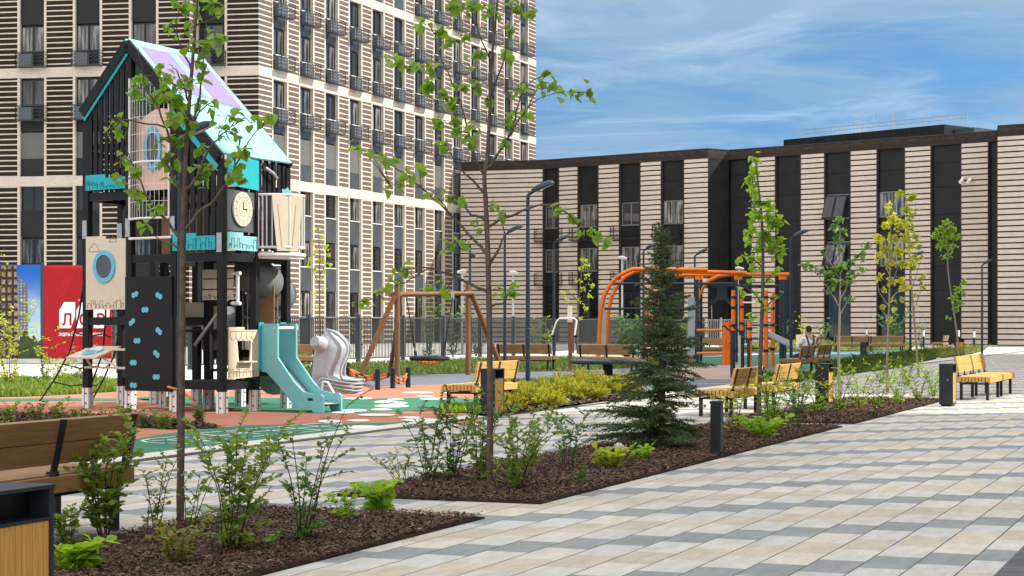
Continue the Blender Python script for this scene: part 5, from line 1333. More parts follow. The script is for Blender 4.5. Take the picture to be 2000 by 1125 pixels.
# third bay: skyline strip, step boards, handrail
p = board(F0_, I0, 0, 1, step_panel(.02, .93, 2.55, 2.82, .05, .55), M['teal'], 'skyline_panel', NF); strokes(p, F0_, I0, NF, .083, skyline(.06, LP-.15, 2.57, .17, 3), .008, M['teal_dark'])
for z0, z1 in ((2.13, 2.27), (1.96, 2.11), (1.78, 1.94)): m = MB(); m.panel(Q(2.05, .75), Q(2.72, .75), z0, z1, .02); p = part(m, 'step_board', M['cream'])
strokes(p, (2, .75), (3, .75), NF, .02, skyline(.1, .7, 1.80, .11, 9), .007, M['cream_line'])
m = MB(); m.tube([Q(2.05, .5, 1.05), Q(2.62, .62, 1.72), Q(2.66, .63, 1.78)], .028, 8); part(m, 'hand_rail', M['grey_steel'])
m = MB()
for z in (1.72, 2.2): m.cyl(Q(2.72, .7, z), Q(2.9, .7, z), .03, 8)
m.cyl(Q(2.84, .7, 1.72), Q(2.84, .7, 2.2), .03, 8); part(m, 'grab_rail', M['white_metal'])
m = MB()
for k in range(8): m.cyl(Q(2.05+.11*k, 2.0, .95), Q(2.05+.11*k, 2.0, 2.2), .012, 6)
for z in (.95, 1.5, 2.2): m.cyl(Q(2.05, 2, z), Q(2.85, 2, z), .014, 6)
part(m, 'bar_guard', M['grey_steel'])
m = MB(); m.panel(Q(1.3, 1.3), Q(1.85, 1.5), 1.35, 1.75, .3); part(m, 'tunnel_step', M['cream'])
m = MB(); m.panel(Q(2.55, 1.6), Q(2.95, 1.7), 1.0, 2.3, .02); part(m, 'back_board', M['brown_wood'])
# right front: teal boards, clock, kiosk
p = board(I0, K0, 0, 1, [(.05, 3.56), (1.0, 3.52), (1.0, 4.0), (.05, 4.02)], M['teal'], 'gable_panel', NR, .07)
p = board(I0, K0, 0, 1, step_panel(.05, .97, 2.55, 2.83, .05, .5), M['teal_light'], 'skyline_panel', NR); strokes(p, I0, K0, NR, .083, skyline(.08, LQ-.08, 2.58, .16, 4), .008, M['teal_dark'])
p = board(I0, K0, 0, 1, [(.08, 2.86), (.95, 2.84), (.95, 3.48), (.08, 3.50)], M['plexi'], 'clear_panel', NR, .03, .008)
co_ = face_pt(I0, K0, .52, 3.20, .06, NR); m = MB(); m.disc(co_, QH, ZH, .27, .025, 40); ck = part(m, 'clock_face', M['cream'])
m = MB(); m.ring(co_+NR*.014, QH, ZH, .19, .184, .003, 40); m.ring(co_+NR*.014, QH, ZH, .115, .110, .003, 32)
for k in range(12):
    a = math.pi*k/6; d = QH*math.sin(a)+ZH*math.cos(a); m.beam(co_+d*.205+NR*.014, co_+d*.245+NR*.014, .003, .014, up=tuple(d.cross(NR)))
m.build('dial', M['cream_line'], ck)
m = MB()
for d, l, w in ((ZH, .11, .018), (QH, .12, .016)): m.beam(co_+NR*.018, co_+d*l+NR*.018, .004, w, up=tuple(d.cross(NR)))
m.build('clock_hand', BK, ck)
e = Q(*K0)-Q(*I0); o = face_pt(I0, K0, 0, 0, .07, NR)
m = MB()
for pr in ([(.08, .53), (1, .56), (1, .80), (.38, .80), (.38, .80), (.08, .80)], [(.08, .80), (.38, .80), (.33, 1.13), (.08, 1.13)], [(.72, .80), (1, .80), (1, 1.13), (.76, 1.13)], [(.08, 1.13), (1, 1.13), (1, 1.30), (.55, 1.30), (.55, 1.345), (.08, 1.345)]): m.prism(pr, o, e, ZH, .02)
kp = part(m, 'kiosk_panel', M['cream'])
seg = [[(.11, 1.28), (.11, 1.19)]+[(.11+.78*LQ*k/40*1.02, 1.19-.05*abs(math.sin(math.pi*k/8))) for k in range(41)]+[(.90, 1.28), (.11, 1.28)]]+[[(.11+.155*k, 1.28), (.11+.155*k, 1.19)] for k in range(1, 5)]
strokes(kp, I0, K0, NR, .083, seg+skyline(.1, LQ-.06, .57, .13, 6), .007, M['cream_line'])
m = MB(); m.obox(face_pt(I0, K0, .55, .80, .12, NR), QH*.20, NR*.07, (0, 0, .010)); m.build('counter', M['cream'], kp)
# balcony on the right
bpath = [face_pt(K0, L0, t, 0, o_, NR) for t, o_ in ((.02, .06), (.04, .20), (.12, .36), (.26, .50), (.45, .57), (.65, .55), (.82, .42), (.93, .24), (.97, .07))]
bpts = []
for a_, b_ in zip(bpath[:-1], bpath[1:]): bpts += [a_, (a_+b_)/2]
bpts.append(bpath[-1])
m = MB()
for z in (2.50, 2.62, 3.46): m.tube([q+ZH*z for q in bpts], .022 if z != 2.5 else .035, 6)
for q in bpts: m.cyl(q+ZH*2.62, q+ZH*3.46, .012, 6)
part(m, 'balcony_railing', M['white_metal'])
c0_, c1_ = bpath[1]+(bpath[2]-bpath[1])*.6, bpath[4]; e_ = (c1_-c0_); nb_ = e_.cross(ZH).normalized(); nb_ = nb_ if nb_.y < 0 else -nb_; c0_ = c0_+nb_*.05
m = MB(); m.prism([(.10, 2.56), (.90, 2.56), (1.10, 3.45), (-.10, 3.45)], c0_, e_, ZH, .02); bp = part(m, 'curtain_board', M['cream'])
m = MB()
for x0, x1 in ((.28, .12), (.68, .82)): m.beam(c0_+e_*x0+ZH*2.62+nb_*.012, c0_+e_*x1+ZH*3.3+nb_*.012, .003, .006, up=tuple(ZH.cross(nb_)))
m.build('engraving', M['cream_line'], bp)
m = MB(); m.prism([(0, 0), (.16, 0), (.16, .09), (.12, .07), (.09, .12), (.05, .08), (0, .09)], c0_+e_*.3+ZH*3.46, e_.normalized(), ZH, .015); part(m, 'crown_board', M['teal_light'])
m = MB(); n_ = len(bpath); vs = [q+ZH*2.50 for q in bpath]+[q+ZH*2.44 for q in bpath]; m.add(vs, [tuple(range(n_)), tuple(range(n_, 2*n_))]+[(k, (k+1) % n_, (k+1) % n_+n_, k+n_) for k in range(n_)]); part(m, 'balcony_floor', M['white_metal'])
# roof: two slabs with barge boards, lilac lights
def slab(i0, i1, j0, j1, th, up_, name, mat):
    m = MB(); c = [Q(i0, j0, roofz(i0)), Q(i1, j0, roofz(i1)), Q(i1, j1, roofz(i1)), Q(i0, j1, roofz(i0))]; n_ = (c[1]-c[0]).cross(c[3]-c[0]).normalized(); n_ = n_ if n_.z > 0 else -n_
    a = [x+n_*up_ for x in c]; b_ = [x+n_*(up_-th) for x in c]; m.add(a+b_, [(0, 1, 2, 3), (7, 6, 5, 4), (0, 4, 5, 1), (1, 5, 6, 2), (2, 6, 7, 3), (3, 7, 4, 0)]); return part(m, name, mat)
JR0, JR1 = -.10, 2.10
s1 = slab(1.0, 3.04, JR0, JR1, .03, .045, 'roof_slope', M['teal_light']); s2 = slab(-.04, 1.0, JR0, JR1, .03, .045, 'roof_slope', M['teal_light'])
def on_slope(u, v): i = 1+u*2.04; return i, JR0+v*(JR1-JR0)
for v0, v1, u1 in ((.09, .47, .46), (.58, .93, .50)):
    m = MB(); q = [on_slope(.06, v0), on_slope(u1, v0), on_slope(u1+.02, v1), on_slope(.06, v1)]; n_ = (Q(3, 0, roofz(3))-Q(1, 0, roofz(1))).cross(QH).normalized(); n_ = n_ if n_.z > 0 else -n_
    a = [Q(i, j, roofz(i))+n_*.052 for i, j in q]; b_ = [Q(i, j, roofz(i))+n_*.0455 for i, j in q]; m.add(a+b_, [(0, 1, 2, 3), (0, 4, 5, 1), (1, 5, 6, 2), (2, 6, 7, 3), (3, 7, 4, 0)]); m.build('roof_light', M['lilac'], s1)
m = MB()
for (u0, v0, u1, v1) in ((.49, .0, .53, 1.0), (.5, .52, 1.0, .52), (.02, .50, .47, .50)):
    i0, j0 = on_slope(u0, v0); i1, j1 = on_slope(u1, v1); m.beam(Q(i0, j0, roofz(i0))+n_*.0475, Q(i1, j1, roofz(i1))+n_*.0475, .006, .004)
for k in range(3):
    i0, j0 = on_slope(.84, .20+.055*k); cc = Q(i0, j0, roofz(i0))+n_*.049; sl = (Q(3, 0, roofz(3))-Q(1, 0, roofz(1))).normalized()
    for d0, d1 in (((-.05, 0), (-.05, .09)), ((.05, 0), (.05, .09)), ((-.05, 0), (.05, 0)), ((-.05, .09), (.05, .09))): m.beam(cc+QH*d0[0]+sl*d0[1], cc+QH*d1[0]+sl*d1[1], .008, .003)
m.build('roof_seam', BK, s1)
for i0, i1 in ((-.05, 1.0), (1.0, 3.02)):
    m = MB(); a, b = Q(i0, JR0, roofz(i0)-.055), Q(i1, JR0, roofz(i1)-.055); m.beam(a, b, .05, .17); part(m, 'barge_board', BK)
    m = MB(); a, b = Q(i0, JR1, roofz(i0)-.055), Q(i1, JR1, roofz(i1)-.055); m.beam(a, b, .05, .17); part(m, 'barge_board', BK)
m = MB(); m.tube([Q(3.0, 1.2, 3.9)+NR*.08, Q(3.0, 1.35, 3.82)+NR*.14, Q(3, 1.5, 3.75)+NR*.12], .03, 8); part(m, 'lamp_bracket', M['grey_steel'])
# drawing table on the left
tb = MB(); c = face_pt(A0, C0, .32, .93, .16, NF); ex = PH*.36; ey = (NF*.30-ZH*.10); n2 = ex.cross(ey).normalized(); tb.obox(c, ex, ey*.9, n2*.012); dt = part(tb, 'drawing_table', M['cream'])
up2 = n2 if n2.z > 0 else -n2
m = MB(); m.disc(c+up2*.022, ex.normalized(), ey.normalized(), .185, .018, 28); m.build('disc', M['aqua'], dt)
m = MB(); m.prism([(.165*math.cos(a), .165*math.sin(a)) for a in [R(200)+R(170)*k/12 for k in range(13)]], c+up2*.036, ex.normalized(), ey.normalized(), .006); m.beam(c+up2*.04-ex.normalized()*.14, c+up2*.04+ex.normalized()*.15, .012, .006); m.build('pointer', M['white_metal'], dt)
m = MB()
for z in (.68, .98): m.beam(face_pt(A0, C0, .02, z, .07, NF), face_pt(A0, C0, .98, z, .07, NF), .03, .035)
m.beam(face_pt(A0, C0, .2, .68, .08, NF), c-PH*.15+NF*.1, .03, .03); m.beam(face_pt(A0, C0, .8, .68, .08, NF), c+PH*.15+NF*.1, .03, .03); m.build('table_frame', M['cream'], dt)
# teal slide, toward +p from the right side
zS = .74; LS = 1.34
def SL(s, w, z): return Q(3, 1.0+.08+.60*w, z)+PH*s
m = MB(); prof = [(0.05, .70), (.20, .68), (.42, .50), (.65, .30), (.85, .17), (1.0, .125), (1.34, .115)]
for wv_, nm in ((0, 'slide_side'), (1, 'slide_side')):
    m = MB(); top = [(0.0, 1.40), (.40, 1.40), (.40, .86), (.55, .70), (.75, .48), (.95, .33), (1.15, .30), (1.32, .30), (1.37, .26), (1.37, .0), (1.16, .0), (1.12, .10), (.90, .06), (.70, .16), (.42, .42), (.16, .62), (0, .64)]
    o = Q(3, 1.08+.60*wv_)+PH*.06; m.prism(top, o, PH, ZH, .035); sd = part(m, nm, M['teal_slide'])
    if wv_ == 0:
        g_ = MB(); g_.obox(Q(3, 1.08)+PH*(.06+1.10)+ZH*.215-(QH*.0195), PH*.055, QH*.001, ZH*.020); g_.build('maker_plate', BK, sd)
m = MB()
vs = []; 
for s, z in prof: vs += [SL(s+.06, .02, z+.02), SL(s+.06, .98, z+.02)]
m.add(vs, [(2*k, 2*k+1, 2*k+3, 2*k+2) for k in range(len(prof)-1)], 0, True); ch = part(m, 'slide_chute', M['grey_steel']); so = ch.modifiers.new('thickness', 'SOLIDIFY'); so.thickness = .012
m = MB(); m.prism([(0, 0), (1, 0), (1, .62), (0, .62)], SL(.0, 0, .76), SL(0, 1, 0)-SL(0, 0, 0), ZH, .02) if False else None
m = MB(); m.cyl(SL(.40, -.03, 1.33), SL(.40, 1.05, 1.33), .024, 10); m.lathe(SL(.40, 1.05, 1.30), [(.05, 0), (.055, .03), (.05, .06)], 12); part(m, 'slide_bar', M['white_metal'])
m = MB(); m.panel(Q(3, .98)+NR*.09, Q(3, 1.10)+NR*.10, .66, 1.42, .03); m.panel(Q(3, 1.66)+NR*.09, Q(3, 1.82)+NR*.10, .66, 1.42, .03); part(m, 'slide_wing', M['teal'])
m = MB(); pts = [SL(.95, 1.12, .30), SL(.98, 1.14, .48), SL(1.08, 1.14, .46), SL(1.22, 1.13, .28), SL(1.26, 1.12, .10)]; m.tube(pts, .02, 8); part(m, 'slide_handle', M['white_metal'])
# grey spiral tube slide behind
cS = Vector((-4.62, 32.05, 0)); pts = [Q(2.5, 1.5, 2.15), Q(2.75, 1.75, 2.08)]
for k in range(19): ang = R(-20)+R(22)*k; pts.append(cS+Vector((.56*math.cos(ang), .56*math.sin(ang), 1.98-.082*k)))
pts += [Vector((-4.05, 31.15, .42)), Vector((-3.75, 31.5, .36))]
m = MB(); m.tube(smooth_closed(pts, 2)[:-4], .29, 18); part(m, 'tube_slide', M['mid_plastic'])
for k in (3, 8, 13, 18):
    m = MB(); d = (pts[k+1]-pts[k-1]).normalized(); m.cyl(pts[k]-d*.03, pts[k]+d*.03, .315, 20); part(m, 'tube_flange', M['mid_plastic'])
m = MB(); m.lathe(cS+Vector((0, 0, 0)), [(.06, 0), (.06, 1.9)], 10); part(m, 'tube_support', BK)
# rope net on the left
net = [(Q(0, 0, 2.25)-PH*.06, AT(150, 560, 31.0), P(78, 785)), (Q(0, .5, 2.2), AT(190, 640, 31.6), AT(160, 770, 31.6)), (Q(0, 1, 2.2), AT(225, 650, 32.2), AT(180, 752, 33.2))]
for a, b_, c_ in net:
    m = MB(); c_ = Vector((c_.x, c_.y, .02)); mid = a*.45+c_*.55+Vector((.18, 0, -.10)); m.tube([a, (a+mid)/2+Vector((.03, 0, -.03)), mid, (mid+c_)/2+Vector((.0, 0, -.05)), c_], .016, 6); part(m, 'net_rope', M['rubber_black'])
m0 = [n_[0]*.45+Vector((n_[2].x, n_[2].y, .02))*.55+Vector((.18, 0, -.10)) for n_ in net]
for f_ in (.35, .75, 1.25, 1.6):
    prev = None; m = MB()
    pts = []
    for n_, mm in zip(net, m0):
        g0 = Vector((n_[2].x, n_[2].y, .02)); q = n_[0]+(mm-n_[0])*f_ if f_ <= 1 else mm+(g0-mm)*(f_-1); pts.append(q)
    l2 = [pts[0], (pts[0]+pts[1])/2-ZH*.06, pts[1], (pts[1]+pts[2])/2-ZH*.06, pts[2]]; m.tube(l2, .013, 6); part(m, 'net_rope', M['rubber_black'])
    for q in pts[:1]: k_ = MB(); k_.lathe(q-ZH*.02, [(.012, 0), (.026, .012), (.026, .03), (.012, .042)], 8); part(k_, 'net_clamp', M['grey_steel'])
m = MB(); m.tube([Q(1.95, -.15, .40), Q(2.25, -.2, .36), Q(2.5, -.18, .22)], .02, 6); m.tube([Q(2.5, -.18, .22), Q(2.55, -.16, .12)], .015, 6); part(m, 'orange_strap', M['rope'])
# ================================================================ PLANTS
HEART = (np.array([(0, 0, 0), (.26, -.08, .05), (.47, .14, .09), (.45, .46, .08), (.24, .80, .04), (0, 1.06, -.06), (-.26, -.08, .05), (-.47, .14, .09), (-.45, .46, .08), (-.24, .80, .04), (0, .45, -.02)], float),
         [(0, 1, 2, 3, 10), (10, 3, 4, 5), (0, 10, 8, 7, 6), (10, 5, 9, 8)])
OVAL = (np.array([(0, 0, 0), (.30, .26, .06), (.32, .60, .06), (0, 1, -.03), (-.32, .60, .06), (-.30, .26, .06)], float), [(0, 1, 2, 3), (0, 3, 4, 5)])
def leaf_mesh(name, pos, direc, normal, size, mat, parent, tpl=HEART, kind=None):
    n = len(pos); T, Fc = tpl; y = direc/np.linalg.norm(direc, axis=1)[:, None]
    x = np.cross(y, normal); x /= np.maximum(np.linalg.norm(x, axis=1), 1e-6)[:, None]; z = np.cross(x, y)
    fold = rng.uniform(.3, 2.2, n)[:, None, None]
    V_ = pos[:, None, :]+size[:, None, None]*(T[None, :, 0:1]*x[:, None, :]+T[None, :, 1:2]*y[:, None, :]+T[None, :, 2:3]*fold*z[:, None, :])
    k = len(T); base = (np.arange(n)*k)[:, None]; fl = np.concatenate([np.array(f) for f in Fc]); cnt = np.tile([len(f) for f in Fc], n)
    flat = (base+fl[None, :]).ravel(); return raw_obj(name, V_.reshape(-1, 3), flat, cnt, mat, parent)
TREE_K, SHRUB_K = 5.2, 1.0
def rand_unit(n):
    v = rng.normal(size=(n, 3)); return v/np.linalg.norm(v, axis=1)[:, None]
def clump_leaves(c, r, n, size, droop=.55, out=.8):
    d = rand_unit(n)*np.array([1, 1, .8]); rad = r*rng.uniform(.15, 1.0, n)[:, None]**.7; p = c[None, :]+d*rad
    di = d*out+np.array([0, 0, -droop])+rng.normal(0, .35, (n, 3)); no = np.array([0, 0, 1.0])+d*.5+rng.normal(0, .45, (n, 3))
    return p, di, no, size*rng.uniform(.6, 1.2, n)
def bez(pts, n=6):
    pts = [Vector(p) for p in pts]
    if len(pts) < 3: return [pts[0]+(pts[-1]-pts[0])*k/n for k in range(n+1)]
    q = [pts[0]*2-pts[1]]+pts+[pts[-1]*2-pts[-2]]; out_ = []
    for i in range(1, len(q)-2):
        p0, p1, p2, p3 = q[i-1], q[i], q[i+1], q[i+2]
        for k in range(n):
            t = k/n; out_.append(.5*((2*p1)+(p2-p0)*t+(2*p0-5*p1+4*p2-p3)*t*t+(3*p1-p0-3*p2+p3)*t**3))
    out_.append(pts[-1]); return out_
def tree(name, label, base, trunk, r0, limbs, clumps, leaf, lmat, dens, bark='bark', group='young planted trees', depth=.55, rtop=.25, droop=.55, extra=True):
    """trunk and limbs as photo columns at the tree's own distance, limbs swing toward and away from the viewer; base = (x, y) of the foot"""
    Yt = Ybase(base[1]); S = F/Yt; foot = P(*base); t = thing(name, label, 'tree', foot, 0, group); rr = random.Random(hash(label) % 9999 if False else sum(map(ord, label)))
    def L3(x, y, dy): q = AT(x, y, Yt); return Vector((q.x+(x-1000)/F*dy, Yt+dy, q.z))-foot
    tp = bez([Vector((0, 0, -.02))]+[L3(x, y, rr.uniform(-.05, .05)) for x, y in trunk], 6); m = MB(); n = len(tp)
    m.tube(tp, [r0*(1.18 if k == 0 else 1)*(1-(1-rtop)*k/(n-1))*(1+.06*math.sin(k*1.7+r0*90)) for k in range(n)], 12); m.build('trunk', M[bark], t)
    samples = [(p, r0*(1-.75*k/n)) for k, p in enumerate(tp) if k > n*.2]; b = MB()
    for lb in limbs:
        dyE = rr.uniform(-depth, depth)*max(.35, min(1, abs(lb[-1][0]-lb[0][0])/120)); pts = [L3(x, y, dyE*k/(len(lb)-1)) for k, (x, y) in enumerate(lb)]
        if len(lb) > 1:
            near = min(samples, key=lambda s_: (s_[0]-pts[0]).length); pts[0] = near[0]; rb = max(.006, min(near[1]*.62, .028*math.sqrt(max(.15, (pts[-1]-pts[0]).length))*math.sqrt(r0/.04)))
            q = bez(pts, 5); q = [p+Vector((rr.uniform(-1, 1), rr.uniform(-1, 1), rr.uniform(-1, 1)))*.008 for p in q]; q[0] = pts[0]; b.tube(q, [rb*(1-.8*k/(len(q)-1)) for k in range(len(q))], 7); samples += [(p, rb*.5) for p in q[2:]]
    P_, D_, N_, S_ = [], [], [], []
    for (x, y, r) in clumps:
        flat = L3(x, y, 0); near = min(samples, key=lambda s_: (s_[0]-flat).length*1.0+abs(s_[0].y-flat.y)*-.35)[0]
        dy = near.y+rr.uniform(-.18, .18)*(1 if r > 12 else .6); c = L3(x, y, dy); rm = r/S
        tw = [near, (near+c)/2+Vector((0, 0, rr.uniform(-.01, .03))), c]; b.tube(bez(tw, 3), [.0052*(r0/.04)**.5]*4+[.003]*(3), 5) if (c-near).length > .03 else None
        nl = max(6, int(dens*TREE_K*(rm/leaf)**2)); p, d, no, s_ = clump_leaves(np.array(c), rm*1.08, nl, leaf, droop); nk = max(2, nl//4); ends = [Vector(p[(k*nl)//nk]) for k in range(nk)]
        for e_ in ends: b.tube([c, (c+e_)/2+Vector((0, 0, .012)), e_], [.0028, .0022, .0014], 4)
        ea = np.array([tuple(e_) for e_ in ends]); own = rng.integers(0, nk, nl); fr = rng.uniform(.35, 1.0, nl)[:, None]; p = np.array(c)[None, :]*(1-fr)+ea[own]*fr+rng.normal(0, leaf*.35, (nl, 3)); P_.append(p); D_.append(d); N_.append(no); S_.append(s_)
    b.build('branches', M[bark], t)
    leaf_mesh('crown', np.concatenate(P_), np.concatenate(D_), np.concatenate(N_), np.concatenate(S_), M[lmat], t)
    return t
# the two near lime trees
tree('lime_tree', 'nearest slim lime tree, in front of the play tower', (352, 1026), [(353, 900), (355, 700), (357, 520), (359, 400), (361, 330), (367, 240), (376, 120), (384, 20), (390, -60)], .029,
  [[(357, 465), (325, 430), (295, 395), (268, 340), (245, 280)], [(357, 445), (385, 420), (420, 392), (450, 350), (480, 292), (520, 245)], [(360, 370), (385, 345), (405, 300), (440, 262), (470, 240)], [(362, 330), (335, 280), (310, 220), (285, 180), (270, 110)],
   [(366, 250), (395, 215), (420, 200)], [(370, 200), (350, 150), (330, 130)], [(363, 300), (390, 180), (398, 90), (408, -20)], [(378, 110), (410, 80), (440, 70)], [(374, 140), (345, 70), (350, 20)], [(400, 60), (425, 30), (440, 10)], [(356, 500), (345, 480), (318, 470), (300, 455)], [(366, 260), (320, 250), (240, 240), (215, 242)], [(360, 380), (330, 330), (322, 300)], [(372, 170), (320, 150), (285, 140)]],
  [(435,10,25),(385,15,26),(350,25,22),(342,62,24),(420,80,18),(440,70,18),(380,100,24),(285,150,22),(322,150,26),(262,185,22),(300,200,30),(340,190,30),(380,160,22),(402,195,22),(420,215,20),(230,240,22),(216,258,14),(250,262,18),(340,232,27),(375,240,26),(355,275,26),(240,300,18),(250,332,22),(267,370,26),(240,347,16),(300,410,18),(288,428,13),(320,310,18),(345,300,22),(395,290,22),(430,262,17),(460,237,16),(490,245,21),(522,241,15),(462,270,18),(480,300,16),(455,317,15),(447,345,12),(470,350,11),(418,325,17),(385,330,13),(395,352,9),(312,280,15),(330,345,14),(310,130,15),(365,60,18),(400,130,18),(310,165,20)],
  .070, 'leaf', 1.3, depth=.7)
tree('lime_tree', 'slim forked lime tree in the middle mulch bed, left of the spruce', (957, 950), [(957, 800), (956, 650), (953, 500), (949, 400), (946, 345), (952, 300), (957, 200), (961, 110), (970, 20), (976, -60)], .029,
  [[(946, 348), (930, 310), (912, 250), (895, 190), (865, 130), (850, 80)], [(948, 340), (975, 300), (1000, 255), (1015, 200), (1035, 170), (1075, 155)], [(1000, 260), (1040, 205), (1090, 188), (1145, 190)], [(955, 500), (915, 455), (860, 395), (800, 340), (745, 300), (700, 283)], [(956, 575), (900, 545), (840, 525), (790, 528)],
   [(840, 527), (790, 550), (745, 572), (708, 592)], [(953, 440), (1010, 415), (1060, 400), (1100, 412), (1140, 448), (1188, 468)], [(955, 520), (985, 460), (975, 425)], [(905, 225), (870, 215), (830, 170), (790, 120)], [(915, 260), (880, 250), (865, 240)], [(958, 190), (985, 120), (1000, 60), (1035, 40)], [(960, 120), (930, 60), (905, 20)], [(860, 395), (845, 375), (790, 362), (760, 358)], [(956, 600), (985, 590), (1000, 560)], [(953, 430), (920, 420), (905, 400), (880, 385)], [(953, 380), (900, 330), (870, 285)], [(1020, 200), (1060, 150), (1080, 130)]],
  [(890,10,27),(920,22,24),(960,12,22),(1000,20,22),(1042,40,18),(990,62,20),(830,60,16),(860,62,22),(780,105,20),(802,118,22),(840,130,22),(872,90,18),(900,75,18),(930,110,22),(985,110,20),(1075,140,15),(1080,165,12),(1010,172,17),(1060,172,17),(1100,185,12),(1130,187,13),(1150,190,8),(830,165,23),(860,182,22),(882,200,18),(902,175,19),(930,160,20),(950,190,16),(1000,215,16),(1025,225,12),(860,242,22),(890,230,18),(925,250,17),(900,262,18),(870,284,21),(920,280,17),(990,280,12),(1000,250,12),(702,285,11),(720,290,12),(746,300,14),(770,312,13),(800,340,16),(820,335,14),(782,362,14),(760,360,9),(850,380,13),(880,385,15),(900,400,9),(1095,412,8),(1110,426,11),(1130,450,13),(1150,456,12),(1170,461,11),(1186,469,8),(960,400,11),(985,420,9),(930,436,11),(910,470,13),(880,475,9),(800,525,9),(780,530,11),(760,550,9),(740,571,8),(710,590,6),(845,560,11),(870,566,11),(975,565,9),(1000,556,15),(995,578,10)],
  .072, 'leaf', 1.45, depth=.8)
tree('lime_tree', 'tall narrow pale green tree in front of the dark recess', (1482, 832), [(1483, 760), (1487, 650), (1490, 540), (1489, 450), (1483, 380), (1475, 310)], .036,
  [[(1490, 520), (1470, 505), (1445, 498)], [(1489, 480), (1505, 450), (1520, 440)], [(1487, 430), (1470, 400), (1468, 370)], [(1489, 500), (1515, 485), (1530, 470)], [(1488, 600), (1470, 570), (1455, 560)], [(1488, 620), (1505, 590), (1520, 575)], [(1490, 560), (1505, 540), (1515, 530)]],
  [(1473,312,11),(1474,330,13),(1472,350,15),(1470,372,15),(1482,390,16),(1494,398,16),(1480,418,18),(1500,430,21),(1515,440,18),(1490,455,22),(1522,466,13),(1466,452,13),(1505,476,15),(1485,482,16),(1446,500,10),(1470,508,12),(1512,500,10),(1462,470,10),(1460,545,8),(1452,566,8),(1518,530,9),(1505,545,8),(1520,578,7),(1474,585,8),(1500,600,6),(1475,520,9),(1526,488,8),(1468,620,6)],
  .085, 'leaf_bright', 2.5, depth=.3)
tree('lime_tree', 'dark green spreading young tree before the wing, right of the seated man', (1640, 777), [(1638, 700), (1640, 600), (1641, 520), (1640, 430)], .032,
  [[(1640, 600), (1615, 560), (1590, 530), (1570, 518)], [(1641, 580), (1665, 540), (1685, 505), (1700, 475)], [(1640, 545), (1620, 510), (1605, 490)], [(1641, 560), (1665, 545), (1685, 532)], [(1640, 610), (1655, 590), (1662, 580)], [(1641, 480), (1650, 465)]],
  [(1640,430,12),(1630,444,11),(1646,452,12),(1636,468,10),(1642,486,9),(1582,520,12),(1600,526,13),(1620,535,14),(1640,520,18),(1660,512,15),(1680,496,13),(1696,478,10),(1608,490,9),(1620,565,10),(1682,531,10),(1660,582,9),(1655,545,13),(1630,550,12),(1570,517,8),(1665,530,10)],
  .085, 'leaf_dark', 2.2, bark='bark_pale', depth=.5)
tree('maple_tree', 'golden leaved young tree before the wing, left one of two', (1733, 766), [(1733, 700), (1736, 610), (1738, 540), (1740, 470), (1740, 400)], .030,
  [[(1738, 540), (1725, 500), (1715, 470)], [(1738, 560), (1755, 520), (1770, 480)], [(1738, 580), (1765, 560), (1775, 545)], [(1737, 600), (1720, 575), (1712, 550)], [(1740, 480), (1755, 450), (1760, 430)], [(1736, 620), (1722, 605), (1716, 598)]],
  [(1736,402,10),(1745,425,15),(1728,440,14),(1760,440,13),(1716,465,14),(1742,462,17),(1768,462,13),(1730,486,15),(1756,490,17),(1778,482,11),(1718,500,11),(1740,512,15),(1764,516,14),(1784,505,9),(1716,540,9),(1738,548,11),(1766,556,11),(1745,585,8),(1722,598,8),(1758,545,10),(1726,565,7),(1752,600,6),(1738,620,6)],
  .085, 'leaf_yellow', 2.2, bark='bark_pale', depth=.4)
tree('maple_tree', 'yellow green thin young tree before the wing, right one of two', (1794, 737), [(1791, 690), (1784, 610), (1779, 540), (1774, 460), (1768, 380)], .036,
  [[(1780, 560), (1795, 520), (1800, 490)], [(1778, 500), (1760, 460), (1752, 430)], [(1783, 610), (1797, 570), (1798, 540)], [(1776, 450), (1788, 410), (1785, 385)], [(1785, 620), (1765, 590), (1758, 580)], [(1770, 400), (1755, 382), (1750, 376)]],
  [(1755,376,10),(1775,386,14),(1786,380,9),(1770,408,14),(1785,418,12),(1764,432,11),(1780,446,14),(1792,462,12),(1770,470,11),(1796,482,11),(1786,500,11),(1776,520,10),(1800,508,7),(1796,545,9),(1800,560,7),(1762,585,8),(1785,575,7),(1770,560,7),(1790,600,6)],
  .10, 'leaf_mix', 2.0, bark='bark_pale', depth=.4)
tree('maple_tree', 'leaning young tree with a round green crown at the far right', (1872, 694), [(1869, 650), (1860, 590), (1852, 530), (1849, 470), (1846, 430)], .055,
  [[(1858, 580), (1872, 560), (1882, 548)], [(1860, 600), (1870, 590), (1875, 580)], [(1850, 490), (1835, 465), (1828, 455)], [(1850, 500), (1862, 470), (1870, 460)]],
  [(1846,432,10),(1838,446,14),(1858,446,14),(1828,460,11),(1848,462,18),(1868,462,11),(1838,480,13),(1858,482,13),(1850,498,10),(1880,550,8),(1870,566,10),(1882,572,8),(1866,584,10),(1876,592,9),(1868,604,8),(1850,620,4)],
  .12, 'leaf_bright', 2.3, bark='bark_pale', depth=.8)
tree('poplar_sapling', 'thin sparse sapling behind the fence beside the play tower', (622, 700), [(624, 640), (624, 560), (624, 500), (622, 445)], .045,
  [[(624, 560), (612, 530), (604, 515)], [(624, 540), (640, 510), (650, 495)], [(624, 500), (632, 470)]],
  [(622,448,9),(630,462,10),(616,470,9),(634,482,11),(618,490,10),(640,498,9),(606,508,9),(628,508,11),(646,515,8),(614,525,8),(636,530,9),(625,545,8),(604,520,6),(632,565,6),(618,572,6),(622,600,5)],
  .10, 'leaf_mix', .9, depth=.5)
